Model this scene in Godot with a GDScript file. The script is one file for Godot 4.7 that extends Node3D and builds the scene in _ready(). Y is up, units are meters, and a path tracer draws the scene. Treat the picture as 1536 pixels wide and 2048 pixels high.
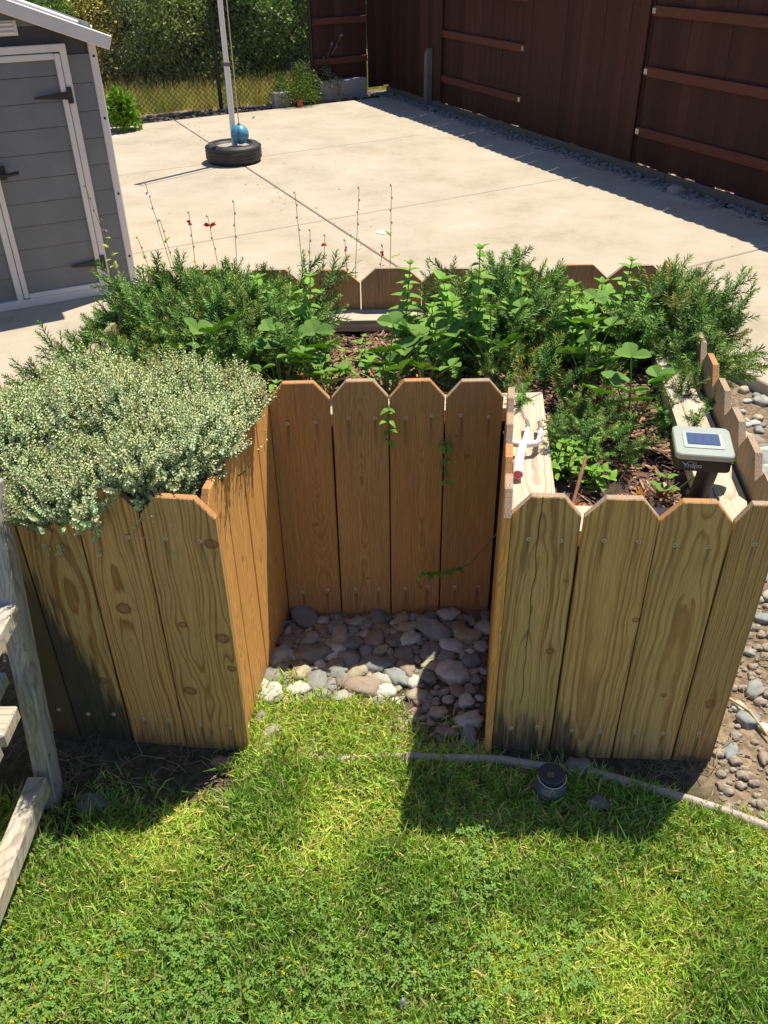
extends Node3D

# ---------------------------------------------------------------- mesh helper
class Buf:
	var v := PackedVector3Array()
	var n := PackedVector3Array()
	var uv := PackedVector2Array()
	var c := PackedColorArray()
	var ix := PackedInt32Array()
	var col := Color(1, 1, 1)
	var xf := Transform3D()

	func vert(p: Vector3, nn: Vector3, u := Vector2.ZERO) -> int:
		v.append(xf * p)
		n.append((xf.basis * nn).normalized())
		uv.append(u)
		c.append(col)
		return v.size() - 1

	# corners counter-clockwise as seen from outside
	func tri(a: Vector3, b: Vector3, d: Vector3, ua := Vector2.ZERO, ub := Vector2.ZERO, ud := Vector2.ZERO) -> void:
		var nn := (b - a).cross(d - a).normalized()
		var i := vert(a, nn, ua)
		vert(b, nn, ub)
		vert(d, nn, ud)
		ix.append_array(PackedInt32Array([i, i + 2, i + 1]))

	func quad(a: Vector3, b: Vector3, d: Vector3, e: Vector3, ua := Vector2(0, 1), ub := Vector2(1, 1), ud := Vector2(1, 0), ue := Vector2(0, 0)) -> void:
		var nn := (d - a).cross(e - b).normalized()
		var i := vert(a, nn, ua)
		vert(b, nn, ub)
		vert(d, nn, ud)
		vert(e, nn, ue)
		ix.append_array(PackedInt32Array([i, i + 2, i + 1, i, i + 3, i + 2]))

	# box centred on the origin, bevelled edges, length of the grain along the longest side
	func box(s: Vector3, bev := 0.0, us := 1.0, uo := 0.0) -> void:
		var h := s * 0.5
		var la := 0
		if s.y >= s.x and s.y >= s.z: la = 1
		elif s.z >= s.x: la = 2
		for ax in 3:
			var a1 := (ax + 1) % 3
			var a2 := (ax + 2) % 3
			for sg in [-1.0, 1.0]:
				var pts: Array[Vector3] = []
				var us_: Array[Vector2] = []
				for k in [[-1, -1], [1, -1], [1, 1], [-1, 1]]:
					var p := Vector3.ZERO
					p[ax] = sg * h[ax]
					p[a1] = k[0] * (h[a1] - bev)
					p[a2] = k[1] * (h[a2] - bev)
					pts.append(p)
					var oth := a1 if a2 == la else a2
					if ax == la:
						us_.append(Vector2(p[a1] / s[la] * 4.0 + 0.5, p[a2] / s[la] * 4.0 + 0.5))
					else:
						us_.append(Vector2((p[oth] / 0.14) * us + 0.5 + uo + ax * 0.37, 0.5 - p[la] / s[la]))
				if sg > 0: quad(pts[0], pts[1], pts[2], pts[3], us_[0], us_[1], us_[2], us_[3])
				else: quad(pts[3], pts[2], pts[1], pts[0], us_[3], us_[2], us_[1], us_[0])
		if bev <= 0.0: return
		for ax in 3:
			var a1 := (ax + 1) % 3
			var a2 := (ax + 2) % 3
			for s1 in [-1.0, 1.0]:
				for s2 in [-1.0, 1.0]:
					var q: Array[Vector3] = []
					for k in [[-1, 0], [1, 0], [1, 1], [-1, 1]]:
						var p := Vector3.ZERO
						p[ax] = k[0] * (h[ax] - bev)
						if k[1] == 0:
							p[a1] = s1 * h[a1]; p[a2] = s2 * (h[a2] - bev)
						else:
							p[a1] = s1 * (h[a1] - bev); p[a2] = s2 * h[a2]
						q.append(p)
					var u0 := Vector2(0.5, 0.9)
					var u1 := Vector2(0.5, 0.1)
					if s1 * s2 > 0: quad(q[0], q[1], q[2], q[3], u0, u1, u1, u0)
					else: quad(q[3], q[2], q[1], q[0], u0, u1, u1, u0)
		for sx in [-1.0, 1.0]:
			for sy in [-1.0, 1.0]:
				for sz in [-1.0, 1.0]:
					var a := Vector3(sx * h.x, sy * (h.y - bev), sz * (h.z - bev))
					var b := Vector3(sx * (h.x - bev), sy * h.y, sz * (h.z - bev))
					var d := Vector3(sx * (h.x - bev), sy * (h.y - bev), sz * h.z)
					if sx * sy * sz > 0: tri(a, b, d)
					else: tri(a, d, b)

	func tube(pts: Array, r0: float, r1: float, sides := 6, caps := true) -> void:
		var up := Vector3.UP
		var first := v.size()
		var m := pts.size()
		for k in m:
			var p: Vector3 = pts[k]
			var t: Vector3 = ((pts[mini(k + 1, m - 1)] as Vector3) - (pts[maxi(k - 1, 0)] as Vector3)).normalized()
			var sd := t.cross(up)
			if sd.length() < 0.05: sd = t.cross(Vector3.RIGHT)
			sd = sd.normalized()
			var s2 := sd.cross(t).normalized()
			var r := lerpf(r0, r1, float(k) / maxf(1.0, m - 1.0))
			for j in sides:
				var an := TAU * j / sides
				var d := sd * cos(an) + s2 * sin(an)
				vert(p + d * r, d, Vector2(float(j) / sides, float(k) / (m - 1)))
		for k in m - 1:
			for j in sides:
				var a := first + k * sides + j
				var b := first + k * sides + (j + 1) % sides
				ix.append_array(PackedInt32Array([a, b, a + sides, b, b + sides, a + sides]))
		if caps:
			for e in [0, m - 1]:
				var t: Vector3 = ((pts[1] as Vector3) - (pts[0] as Vector3)).normalized() * -1.0 if e == 0 else ((pts[m - 1] as Vector3) - (pts[m - 2] as Vector3)).normalized()
				var ci := vert(pts[e], t)
				var st := v.size()
				for j in sides:
					v.append(v[first + e * sides + j]); n.append((xf.basis * t).normalized()); uv.append(Vector2.ZERO); c.append(col)
				for j in sides:
					var a := st + j
					var b := st + (j + 1) % sides
					if e == 0: ix.append_array(PackedInt32Array([ci, b, a]))
					else: ix.append_array(PackedInt32Array([ci, a, b]))

	# profile of (radius, height) turned about y
	func lathe(prof: Array, sides := 24) -> void:
		var m := prof.size()
		for k in m - 1:
			var p0: Vector2 = prof[k]
			var p1: Vector2 = prof[k + 1]
			var d := p1 - p0
			var nr := Vector2(d.y, -d.x).normalized()
			var st := v.size()
			for j in sides + 1:
				var an := TAU * j / sides
				var e := Vector3(cos(an), 0, sin(an))
				vert(e * p0.x + Vector3(0, p0.y, 0), e * nr.x + Vector3(0, nr.y, 0), Vector2(float(j) / sides, float(k) / m))
				vert(e * p1.x + Vector3(0, p1.y, 0), e * nr.x + Vector3(0, nr.y, 0), Vector2(float(j) / sides, float(k + 1) / m))
			for j in sides:
				var a := st + j * 2
				ix.append_array(PackedInt32Array([a, a + 2, a + 1, a + 1, a + 2, a + 3]))

	func smooth() -> void:
		var acc := PackedVector3Array()
		acc.resize(v.size())
		for t in range(0, ix.size(), 3):
			var a := ix[t]
			var b := ix[t + 1]
			var d := ix[t + 2]
			var nn := (v[d] - v[a]).cross(v[b] - v[a])
			acc[a] += nn; acc[b] += nn; acc[d] += nn
		for k in v.size(): n[k] = acc[k].normalized() if acc[k].length() > 1e-12 else Vector3.UP

	func mesh(mat: Material, into: ArrayMesh = null) -> ArrayMesh:
		var m := into if into else ArrayMesh.new()
		if v.is_empty(): return m
		var ar := []
		ar.resize(Mesh.ARRAY_MAX)
		ar[Mesh.ARRAY_VERTEX] = v
		ar[Mesh.ARRAY_NORMAL] = n
		ar[Mesh.ARRAY_TEX_UV] = uv
		ar[Mesh.ARRAY_COLOR] = c
		ar[Mesh.ARRAY_INDEX] = ix
		m.add_surface_from_arrays(Mesh.PRIMITIVE_TRIANGLES, ar)
		m.surface_set_material(m.get_surface_count() - 1, mat)
		return m

var rng := RandomNumberGenerator.new()
var used := {}
var nz := FastNoiseLite.new()

func rf(a: float, b: float) -> float: return rng.randf_range(a, b)
func lin(r: float, g: float, b: float) -> Color: return Color(r, g, b).linear_to_srgb()

func put(node: Node, called: String, parent: Node = self) -> Node:
	var key := str(parent.get_instance_id()) + called
	var k: int = used.get(key, 0)
	used[key] = k + 1
	node.name = called if k == 0 else "%s_%03d" % [called, k]
	parent.add_child(node, true)
	return node

func part(m: Mesh, called: String, parent: Node, at := Transform3D()) -> MeshInstance3D:
	var o := MeshInstance3D.new()
	o.mesh = m
	o.transform = at
	put(o, called, parent)
	return o

func tag(o: Node, label: String, category: String, group := "") -> void:
	o.set_meta("label", label)
	o.set_meta("category", category)
	if group: o.set_meta("group", group)

func thing(called: String, label: String, category: String, at := Vector3.ZERO, group := "") -> Node3D:
	var o := Node3D.new()
	o.position = at
	put(o, called)
	tag(o, label, category, group)
	return o

func struct(called: String, label := "") -> Node3D:
	var o := Node3D.new()
	put(o, called)
	o.set_meta("kind", "structure")
	if label: o.set_meta("label", label)
	return o

func multi(called: String, parent: Node, m: Mesh, xs: Array, cols: Array = []) -> MultiMeshInstance3D:
	var mm := MultiMesh.new()
	mm.transform_format = MultiMesh.TRANSFORM_3D
	mm.use_colors = not cols.is_empty()
	mm.mesh = m
	mm.instance_count = xs.size()
	for k in xs.size():
		mm.set_instance_transform(k, xs[k])
		if not cols.is_empty(): mm.set_instance_color(k, cols[k])
	var o := MultiMeshInstance3D.new()
	o.multimesh = mm
	o.set_meta("kind", "stuff")
	put(o, called, parent)
	return o

func frame(dir: Vector3, at: Vector3, spin := 0.0, s := 1.0) -> Transform3D:   # y axis along dir
	var y := dir.normalized()
	var x := y.cross(Vector3(0.31, 0.2, 0.93))
	if x.length() < 0.1: x = y.cross(Vector3.RIGHT)
	x = x.normalized().rotated(y, spin)
	return Transform3D(Basis(x, y, x.cross(y)).scaled(Vector3(s, s, s)), at)

# ---------------------------------------------------------------- materials
func mat(col: Color, rough := 0.8, metal := 0.0) -> StandardMaterial3D:
	var m := StandardMaterial3D.new()
	m.albedo_color = col
	m.roughness = rough
	m.metallic = metal
	return m

func leafmat(rough := 0.5, back := Color(0.55, 0.6, 0.2)) -> StandardMaterial3D:
	var m := mat(Color.WHITE, rough)
	m.vertex_color_use_as_albedo = true
	m.backlight_enabled = true
	m.backlight = back
	m.cull_mode = BaseMaterial3D.CULL_DISABLED
	m.metallic_specular = 0.35
	return m

func noisetex(stops: Array, freq: float, sd: int, size := 512, oct := 5) -> NoiseTexture2D:
	var t := NoiseTexture2D.new()
	var f := FastNoiseLite.new()
	f.seed = sd
	f.frequency = freq
	f.fractal_octaves = oct
	f.fractal_gain = 0.6
	t.noise = f
	t.width = size
	t.height = size
	t.seamless = true
	var g := Gradient.new()
	var cs := PackedColorArray()
	var os := PackedFloat32Array()
	for s in stops:
		os.append(s[0]); cs.append(s[1])
	g.offsets = os
	g.colors = cs
	t.color_ramp = g
	return t

func noisemat(stops: Array, freq: float, metres: float, rough: float, sd: int, world := true, size := 512, bump := 0.0) -> StandardMaterial3D:
	var m := mat(Color.WHITE, rough)
	m.albedo_texture = noisetex(stops, freq, sd, size)
	m.uv1_triplanar = true
	m.uv1_world_triplanar = world
	m.uv1_scale = Vector3.ONE / metres
	m.vertex_color_use_as_albedo = true
	if bump > 0.0:
		m.heightmap_enabled = true
		m.heightmap_scale = bump
		m.heightmap_texture = m.albedo_texture
	return m

# sawn board: growth rings cut by the board's face, knots that bend them, rain streaks and mildew
func woodtex(sd: int, light: Color, dark: Color, o: Dictionary) -> ImageTexture:
	var W: int = o.get("w", 96)
	var H: int = o.get("h", 416)
	var bw: float = o.get("bw", 0.14)
	var bl: float = o.get("bl", 0.69)
	var r := RandomNumberGenerator.new()
	r.seed = sd
	var f := FastNoiseLite.new()
	f.seed = sd
	f.frequency = 1.0
	f.fractal_octaves = 3
	var c0: float = o.get("c", r.randf_range(0.2, 0.8)) * bw
	var depth: float = o.get("depth", r.randf_range(0.015, 0.05))
	var tilt: float = o.get("tilt", r.randf_range(-0.09, 0.09))
	var freq: float = o.get("freq", 160.0)
	var contrast: float = o.get("contrast", 0.75)
	var knots: Array = o.get("knots", [])
	var screws: Array = o.get("screws", [])
	var grey: float = o.get("grey", 0.0)
	var mild: Array = o.get("mildew", [])
	var crack: float = o.get("crack", -1.0)
	var by := PackedByteArray()
	by.resize(W * H * 3)
	var at := 0
	var kc := dark.darkened(0.35)
	for y in H:
		var vv := (1.0 - (y + 0.5) / H) * bl
		var wob := f.get_noise_2d(vv * 2.5, 3.7) * 0.008
		var dv := depth + tilt * (vv - bl * 0.5) + f.get_noise_2d(vv * 3.0, 40.0) * 0.014
		for x in W:
			var u := (x + 0.5) / W * bw
			var ue := u + wob + f.get_noise_2d(vv * 4.0, u * 16.0 + 80.0) * 0.0035
			var kn := 0.0
			var kr := 0.0
			for k in knots:
				var du: float = u - k[0] * bw
				var dk: float = vv - k[1] * bl
				var rr: float = k[2]
				var q := du * du / (rr * rr * 5.5) + dk * dk / (rr * rr * 26.0)
				if q < 6.0:
					var g := exp(-q)
					ue -= du * 0.93 * g
					var d := sqrt(du * du + dk * dk * 1.5) / rr + f.get_noise_2d(u * 70.0, vv * 70.0) * 0.2
					if d < 1.25:
						kn = maxf(kn, clampf((1.25 - d) * 4.0, 0.0, 1.0))
						kr = d
			var rad := sqrt((ue - c0) * (ue - c0) + dv * dv)
			var ph := rad * freq + f.get_noise_2d(rad * 38.0, 5.0) * 0.8 + f.get_noise_2d(vv * 2.0, u * 30.0) * 0.25
			var fr := ph - floorf(ph)
			var late := smoothstep(0.7, 1.7, rad * freq) * pow(smoothstep(0.3, 0.88, fr), 2.6) * (1.0 - smoothstep(0.9, 1.0, fr))
			var tone := f.get_noise_2d(u * 14.0 + 9.0, vv * 2.2) * 0.35
			var fine := f.get_noise_2d(u * 900.0, vv * 14.0) * 0.26 + f.get_noise_2d(u * 140.0, vv * 3.0) * 0.16
			var cc := light.lerp(dark, clampf(late * contrast + tone * 0.35 + 0.08, 0.0, 1.0))
			var k2 := 1.0 + fine + tone * 0.35
			if kn > 0.0:
				var ring := 0.75 + 0.25 * sin(kr * 13.0)
				cc = cc.lerp(kc * 0.8 if kr > 0.8 else dark.lerp(Color(0.26, 0.10, 0.045), 0.6) * (0.75 + 0.35 * ring), kn * clampf(0.45 + 0.35 * kr, 0.0, 0.75))
			if grey > 0.0:
				var gm := clampf(grey + f.get_noise_2d(u * 40.0, vv * 4.0 + 20.0) * 0.5, 0.0, 1.0)
				var lum := cc.get_luminance()
				cc = cc.lerp(Color(lum, lum * 0.97, lum * 0.9), gm)
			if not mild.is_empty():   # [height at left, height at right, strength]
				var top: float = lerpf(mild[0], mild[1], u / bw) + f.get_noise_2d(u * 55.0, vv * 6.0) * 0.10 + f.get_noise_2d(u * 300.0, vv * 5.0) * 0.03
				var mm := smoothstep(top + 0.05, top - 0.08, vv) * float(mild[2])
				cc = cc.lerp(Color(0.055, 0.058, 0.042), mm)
			for s in screws:
				var du: float = (u - s[0] * bw) / (0.0035 + 0.02 * maxf(0.0, s[1] - vv))
				var dn: float = s[1] - vv
				if dn > -0.004 and dn < s[2]:
					cc = cc.lerp(Color(0.07, 0.055, 0.03), exp(-du * du) * 0.62 * (1.0 - dn / float(s[2])))
			if crack >= 0.0:
				var cx: float = (crack + f.get_noise_2d(vv * 10.0, 7.0) * 0.03) * bw
				if absf(u - cx) < 0.0011 and vv > bl * 0.25: k2 *= 0.25
			by[at] = int(clampf(pow(maxf(cc.r * k2, 0.0), 0.4545) * 255.0, 0, 255))
			by[at + 1] = int(clampf(pow(maxf(cc.g * k2, 0.0), 0.4545) * 255.0, 0, 255))
			by[at + 2] = int(clampf(pow(maxf(cc.b * k2, 0.0), 0.4545) * 255.0, 0, 255))
			at += 3
	return ImageTexture.create_from_image(Image.create_from_data(W, H, false, Image.FORMAT_RGB8, by))

func woodmat(sd: int, light: Color, dark: Color, o: Dictionary, rough := 0.75) -> StandardMaterial3D:
	var m := mat(Color.WHITE, rough)
	m.albedo_texture = woodtex(sd, light, dark, o)
	m.metallic_specular = 0.3
	m.heightmap_enabled = true
	m.heightmap_scale = 0.05
	m.heightmap_texture = m.albedo_texture
	return m

# ---------------------------------------------------------------- the lie of the land
const PU := Vector2(0.424, 0.906)
const PW := Vector2(0.863, -0.505)
const PO := Vector2(-1.701, -10.758)

func patio_ab(x: float, z: float) -> Vector2:
	var dx := x - PO.x
	var dz := z - PO.y
	var b := (2.1368 * dx - dz) / 2.3493
	return Vector2((dx - 0.863 * b) / 0.424, b)

func patio_pt(a: float, b: float, y := -0.72) -> Vector3:
	var p := PO + PU * a + PW * b
	return Vector3(p.x, y, p.y)

func ground_y(x: float, z: float) -> float:
	var ab := patio_ab(x, z)
	var k1 := clampf((7.95 - ab.x) / 2.3, 0.0, 1.0)
	var k2 := clampf((-2.1 - z) / 2.2, 0.0, 1.0)
	var k := maxf(k1, k2)
	k = k * k * (3.0 - 2.0 * k)
	var y := -0.80 * k
	var back := -2.89 - ab.x
	if back > 0.0:
		y += 0.03 * minf(back / 0.3, 1.0) + nz.get_noise_2d(x * 6.0, z * 6.0) * 0.1 * minf(back, 1.0)
		if back > 4.0: y += (back - 4.0) * 0.17 + (back - 4.0) * (back - 4.0) * 0.004
	y += nz.get_noise_2d(x * 14.0, z * 14.0) * 0.012 * (1.0 - k * 0.6)
	return y

func soil_y(x: float, z: float) -> float:
	return 0.535 + nz.get_noise_2d(x * 60.0 + 50.0, z * 60.0) * 0.035 - clampf((-2.2 - z) * 0.16, 0.0, 0.06)

# ---------------------------------------------------------------- leaves
# flat leaf with a folded midrib; base at origin, points along +y, faces +z
func leaf(b: Buf, l: float, w: float, fold := 0.25, droop := 0.2, segs := 4, teeth := 0.0, round_ := 0.5) -> void:
	var pl := Vector3.ZERO
	var pm := Vector3.ZERO
	var pr := Vector3.ZERO
	for k in segs + 1:
		var t := float(k) / segs
		var wd := w * 0.5 * pow(sin(PI * clampf(pow(t, round_ + 0.25), 0.0, 1.0)), 0.75)
		if k == segs: wd = 0.0
		if teeth > 0.0 and k % 2 == 1: wd *= 1.0 + teeth
		var y := t * l
		var zz := -droop * l * t * t
		var m := Vector3(0, y, zz)
		var a := Vector3(-wd, y, zz + wd * fold)
		var d := Vector3(wd, y, zz + wd * fold)
		if k > 0:
			if k == segs:
				b.tri(pl, pm, m); b.tri(pm, pr, m)
			else:
				b.quad(pl, pm, m, a); b.quad(pm, pr, d, m)
		pl = a; pm = m; pr = d

func rosemary_branch(sd: int) -> Buf:
	var r := RandomNumberGenerator.new()
	r.seed = sd
	var b := Buf.new()
	var shoots := [[Vector3.ZERO, Vector3(0, 1, 0), 0.30]]
	for k in 7:
		var t := 0.25 + 0.09 * k
		var an := k * 2.4 + r.randf()
		shoots.append([Vector3(0, t * 0.3, 0), Vector3(cos(an) * 0.75, 0.8, sin(an) * 0.75).normalized(), r.randf_range(0.07, 0.14)])
	for s in shoots:
		var p0: Vector3 = s[0]
		var d0: Vector3 = s[1]
		var l: float = s[2]
		var bend := Vector3(r.randf_range(-0.25, 0.25), 0.25, r.randf_range(-0.25, 0.25))
		var pts := []
		for k in 6:
			var t := k / 5.0
			pts.append(p0 + d0 * l * t + bend * l * t * t * 0.35)
		b.xf = Transform3D()
		b.col = Color(0.13, 0.085, 0.045)
		b.tube(pts, 0.0018, 0.0007, 3, false)
		var cnt := int(l * 330)
		var long := l > 0.2
		for k in cnt:
			var t := (k + r.randf()) / cnt
			if long: t = 0.3 + 0.7 * t
			var fi := t * 5.0
			var i0 := mini(int(fi), 4)
			var p: Vector3 = (pts[i0] as Vector3).lerp(pts[i0 + 1], fi - i0)
			var ax: Vector3 = ((pts[i0 + 1] as Vector3) - (pts[i0] as Vector3)).normalized()
			var an := k * 2.39996 + r.randf_range(-0.3, 0.3)
			var side := ax.cross(Vector3(0.3, 0.1, 0.9)).normalized().rotated(ax, an)
			var up := 0.45 + 0.6 * t * t
			var dir := (side + ax * up).normalized()
			var nl := r.randf_range(0.027, 0.040) * (1.0 - 0.45 * smoothstep(0.85, 1.0, t))
			var g := r.randf_range(0.75, 1.25)
			b.col = Color(0.10 * g, 0.215 * g, 0.05 * g).lerp(Color(0.25, 0.40, 0.085), smoothstep(0.75, 1.0, t) * 0.7)
			var wv := dir.cross(ax).normalized() * 0.0027
			var mid := p + dir * nl * 0.5 + ax * 0.0012
			var tip := p + dir * nl
			b.quad(p - wv * 0.6, p + wv * 0.6, mid + wv, mid - wv)
			b.tri(mid - wv, mid + wv, tip)
	return b

func thyme_sprig(sd: int, dry := false) -> Buf:
	var r := RandomNumberGenerator.new()
	r.seed = sd
	var b := Buf.new()
	for st in 4:
		var d0 := Vector3(r.randf_range(-0.42, 0.42), 1, r.randf_range(-0.42, 0.42)).normalized()
		var l := r.randf_range(0.04, 0.085)
		b.xf = Transform3D()
		b.col = Color(0.20, 0.16, 0.08)
		b.tube([Vector3.ZERO, d0 * l], 0.0007, 0.0005, 3, false)
		var nodes := int(l / 0.0052)
		for k in nodes:
			var t := 0.25 + 0.75 * k / (nodes - 1.0)
			var p := d0 * l * t
			var top := smoothstep(0.72, 1.0, t)
			for s in 2:
				var an := k * 1.571 + s * PI + r.randf_range(-0.4, 0.4)
				var side := d0.cross(Vector3(0.3, 0.1, 0.9)).normalized().rotated(d0, an)
				var dir := (side + d0 * (r.randf_range(0.25, 0.8) + 0.5 * top)).normalized()
				var ll := r.randf_range(0.0048, 0.0070) * (1.0 - 0.3 * top)
				var wv := dir.cross(d0).normalized() * ll * 0.36
				var g := r.randf_range(0.9, 1.1)
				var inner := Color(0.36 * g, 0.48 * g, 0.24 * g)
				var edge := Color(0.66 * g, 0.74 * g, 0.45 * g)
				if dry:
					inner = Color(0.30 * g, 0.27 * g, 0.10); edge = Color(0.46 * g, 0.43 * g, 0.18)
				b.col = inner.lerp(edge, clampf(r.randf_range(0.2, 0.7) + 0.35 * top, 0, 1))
				var mid := p + dir * ll * 0.55
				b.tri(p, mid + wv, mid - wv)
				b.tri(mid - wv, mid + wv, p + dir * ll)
	return b

func mint_leaf(g: float) -> Buf:
	var b := Buf.new()
	b.col = Color(0.17 * g, 0.31 * g, 0.055 * g)
	leaf(b, 1.0, 0.62, 0.32, 0.3, 8, 0.12, 0.35)
	return b

func straw_leaf(g: float, sd: int) -> Buf:
	var r := RandomNumberGenerator.new()
	r.seed = sd
	var b := Buf.new()
	for k in 3:
		b.col = Color(0.125 * g, 0.245 * g, 0.055 * g).lerp(Color(0.25, 0.35, 0.07), r.randf() * 0.4)
		var an := (k - 1) * 1.75 + r.randf_range(-0.15, 0.15)
		b.xf = Transform3D(Basis(Vector3(0, 0, 1), -an) * Basis(Vector3(1, 0, 0), r.randf_range(0.1, 0.45)), Vector3.ZERO)
		leaf(b, r.randf_range(0.85, 1.05), r.randf_range(0.8, 0.95), 0.34, 0.12, 10, 0.07, 0.9)
	return b

func stone_mesh(sd: int) -> Buf:
	var r := RandomNumberGenerator.new()
	r.seed = sd
	var f := FastNoiseLite.new()
	f.seed = sd
	f.frequency = 0.9
	f.fractal_octaves = 2
	var b := Buf.new()
	var na := 14
	var nb := 8
	var pw := r.randf_range(0.75, 1.0)
	for j in nb + 1:
		var th := PI * j / nb
		for i in na:
			var ph := TAU * i / na
			var d := Vector3(sin(th) * cos(ph), cos(th), sin(th) * sin(ph))
			var e := Vector3(signf(d.x) * pow(absf(d.x), pw), signf(d.y) * pow(absf(d.y), 0.85), signf(d.z) * pow(absf(d.z), pw))
			var k := 1.0 + f.get_noise_3d(d.x * 1.1, d.y * 1.1, d.z * 1.1) * 0.42
			b.vert(e * k, d)
	for j in nb:
		for i in na:
			var a := j * na + i
			var a2 := j * na + (i + 1) % na
			if j > 0: b.ix.append_array(PackedInt32Array([a, a + na, a2]))
			if j < nb - 1: b.ix.append_array(PackedInt32Array([a2, a + na, a2 + na]))
	b.smooth()
	return b

# ================================================================ the scene
func _ready() -> void:
	rng.seed = 7
	nz.seed = 11
	nz.frequency = 0.1
	nz.fractal_octaves = 3
	# camera
	var cam := Camera3D.new()
	cam.fov = 61.55
	cam.near = 0.05
	cam.far = 300.0
	var th := deg_to_rad(34.3)
	var fw := Vector3(0, -sin(th), -cos(th))
	var r0 := Vector3.RIGHT
	var u0 := r0.cross(fw)
	var ro := deg_to_rad(-0.8)
	var cr := r0 * cos(ro) + u0 * sin(ro)
	cam.transform = Transform3D(Basis(cr, cr.cross(fw), -fw), Vector3(0, 1.55, 0))
	put(cam, "camera")
	# sky, sun, exposure
	var env := Environment.new()
	env.background_mode = Environment.BG_SKY
	var sm := ProceduralSkyMaterial.new()
	sm.sky_top_color = Color(0.36, 0.47, 0.66)
	sm.sky_horizon_color = Color(0.80, 0.80, 0.79)
	sm.sky_curve = 0.12
	sm.ground_bottom_color = Color(0.2, 0.18, 0.14)
	sm.ground_horizon_color = Color(0.5, 0.5, 0.46)
	var sky := Sky.new()
	sky.sky_material = sm
	env.sky = sky
	env.background_energy_multiplier = 0.85
	env.tonemap_mode = Environment.TONE_MAPPER_LINEAR
	env.tonemap_exposure = 1.45
	env.sdfgi_enabled = true
	env.ssao_enabled = true
	env.ssil_enabled = true
	var we := WorldEnvironment.new()
	we.environment = env
	put(we, "world_environment")
	var sun := DirectionalLight3D.new()
	sun.light_energy = 1.55
	sun.light_color = Color(1.0, 0.965, 0.90)
	sun.light_angular_distance = 0.5
	sun.shadow_enabled = true
	sun.transform = Transform3D(Basis.looking_at(Vector3(-0.30, -1.0, 0.34).normalized(), Vector3.UP), Vector3(3, 8, -4))
	put(sun, "sun")
	make_ground()
	make_patio()
	make_fence()
	make_chain_link()
	make_shed()
	make_trees()
	make_tetherball()
	make_planter()
	make_bench()
	make_stones()
	make_lawn()
	make_herbs()
	make_small_things()

# ---------------------------------------------------------------- ground
func make_ground() -> void:
	var xs := PackedFloat32Array()
	var zs := PackedFloat32Array()
	var x := -90.0
	while x < 90.0:
		xs.append(x)
		var d := absf(x)
		x += 0.07 if d < 1.6 else (0.3 if d < 5.0 else (1.0 if d < 14.0 else 5.0))
	var z := 30.0
	while z > -140.0:
		zs.append(z)
		z -= 0.07 if (z < 0.3 and z > -5.2) else (0.35 if z > -18.0 and z < 2.0 else (1.2 if z > -45.0 and z < 6.0 else 5.0))
	var b := Buf.new()
	for j in zs.size():
		for i in xs.size():
			var y := ground_y(xs[i], zs[j])
			var ab := patio_ab(xs[i], zs[j])
			var k := nz.get_noise_2d(xs[i] * 25.0, zs[j] * 25.0)
			var cc := Color(0.145, 0.10, 0.062).lerp(Color(0.30, 0.225, 0.145), clampf(0.6 + k, 0, 1))
			if ab.x < -3.6: cc = cc.lerp(Color(0.42, 0.34, 0.16), 0.8)
			elif ab.x < -2.9: cc = Color(0.06, 0.05, 0.045)
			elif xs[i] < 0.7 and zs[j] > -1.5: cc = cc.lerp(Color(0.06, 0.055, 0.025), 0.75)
			b.col = cc
			b.vert(Vector3(xs[i], y, zs[j]), Vector3.UP)
	var w := xs.size()
	for j in zs.size() - 1:
		for i in w - 1:
			var a := j * w + i
			b.ix.append_array(PackedInt32Array([a, a + w, a + 1, a + 1, a + w, a + w + 1]))
	b.smooth()
	var m := noisemat([[0.0, Color(0.6, 0.58, 0.55)], [0.45, Color(0.85, 0.84, 0.82)], [0.7, Color(1, 1, 1)]], 0.02, 0.35, 0.95, 5, true, 512, 0.6)
	var o := part(b.mesh(m), "ground", self)
	o.set_meta("kind", "structure")

func prism(b: Buf, top: Array, h: float) -> void:   # polygon counter-clockwise from above, downwards
	var m := top.size()
	for k in range(1, m - 1): b.tri(top[0], top[k], top[k + 1], _uvxz(top[0]), _uvxz(top[k]), _uvxz(top[k + 1]))
	var dn := Vector3(0, -h, 0)
	for k in range(1, m - 1): b.tri(top[0] + dn, top[k + 1] + dn, top[k] + dn)
	for k in m:
		var p: Vector3 = top[k]
		var q: Vector3 = top[(k + 1) % m]
		b.quad(p + dn, q + dn, q, p)

func _uvxz(p: Vector3) -> Vector2: return Vector2(p.x, p.z)

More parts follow.
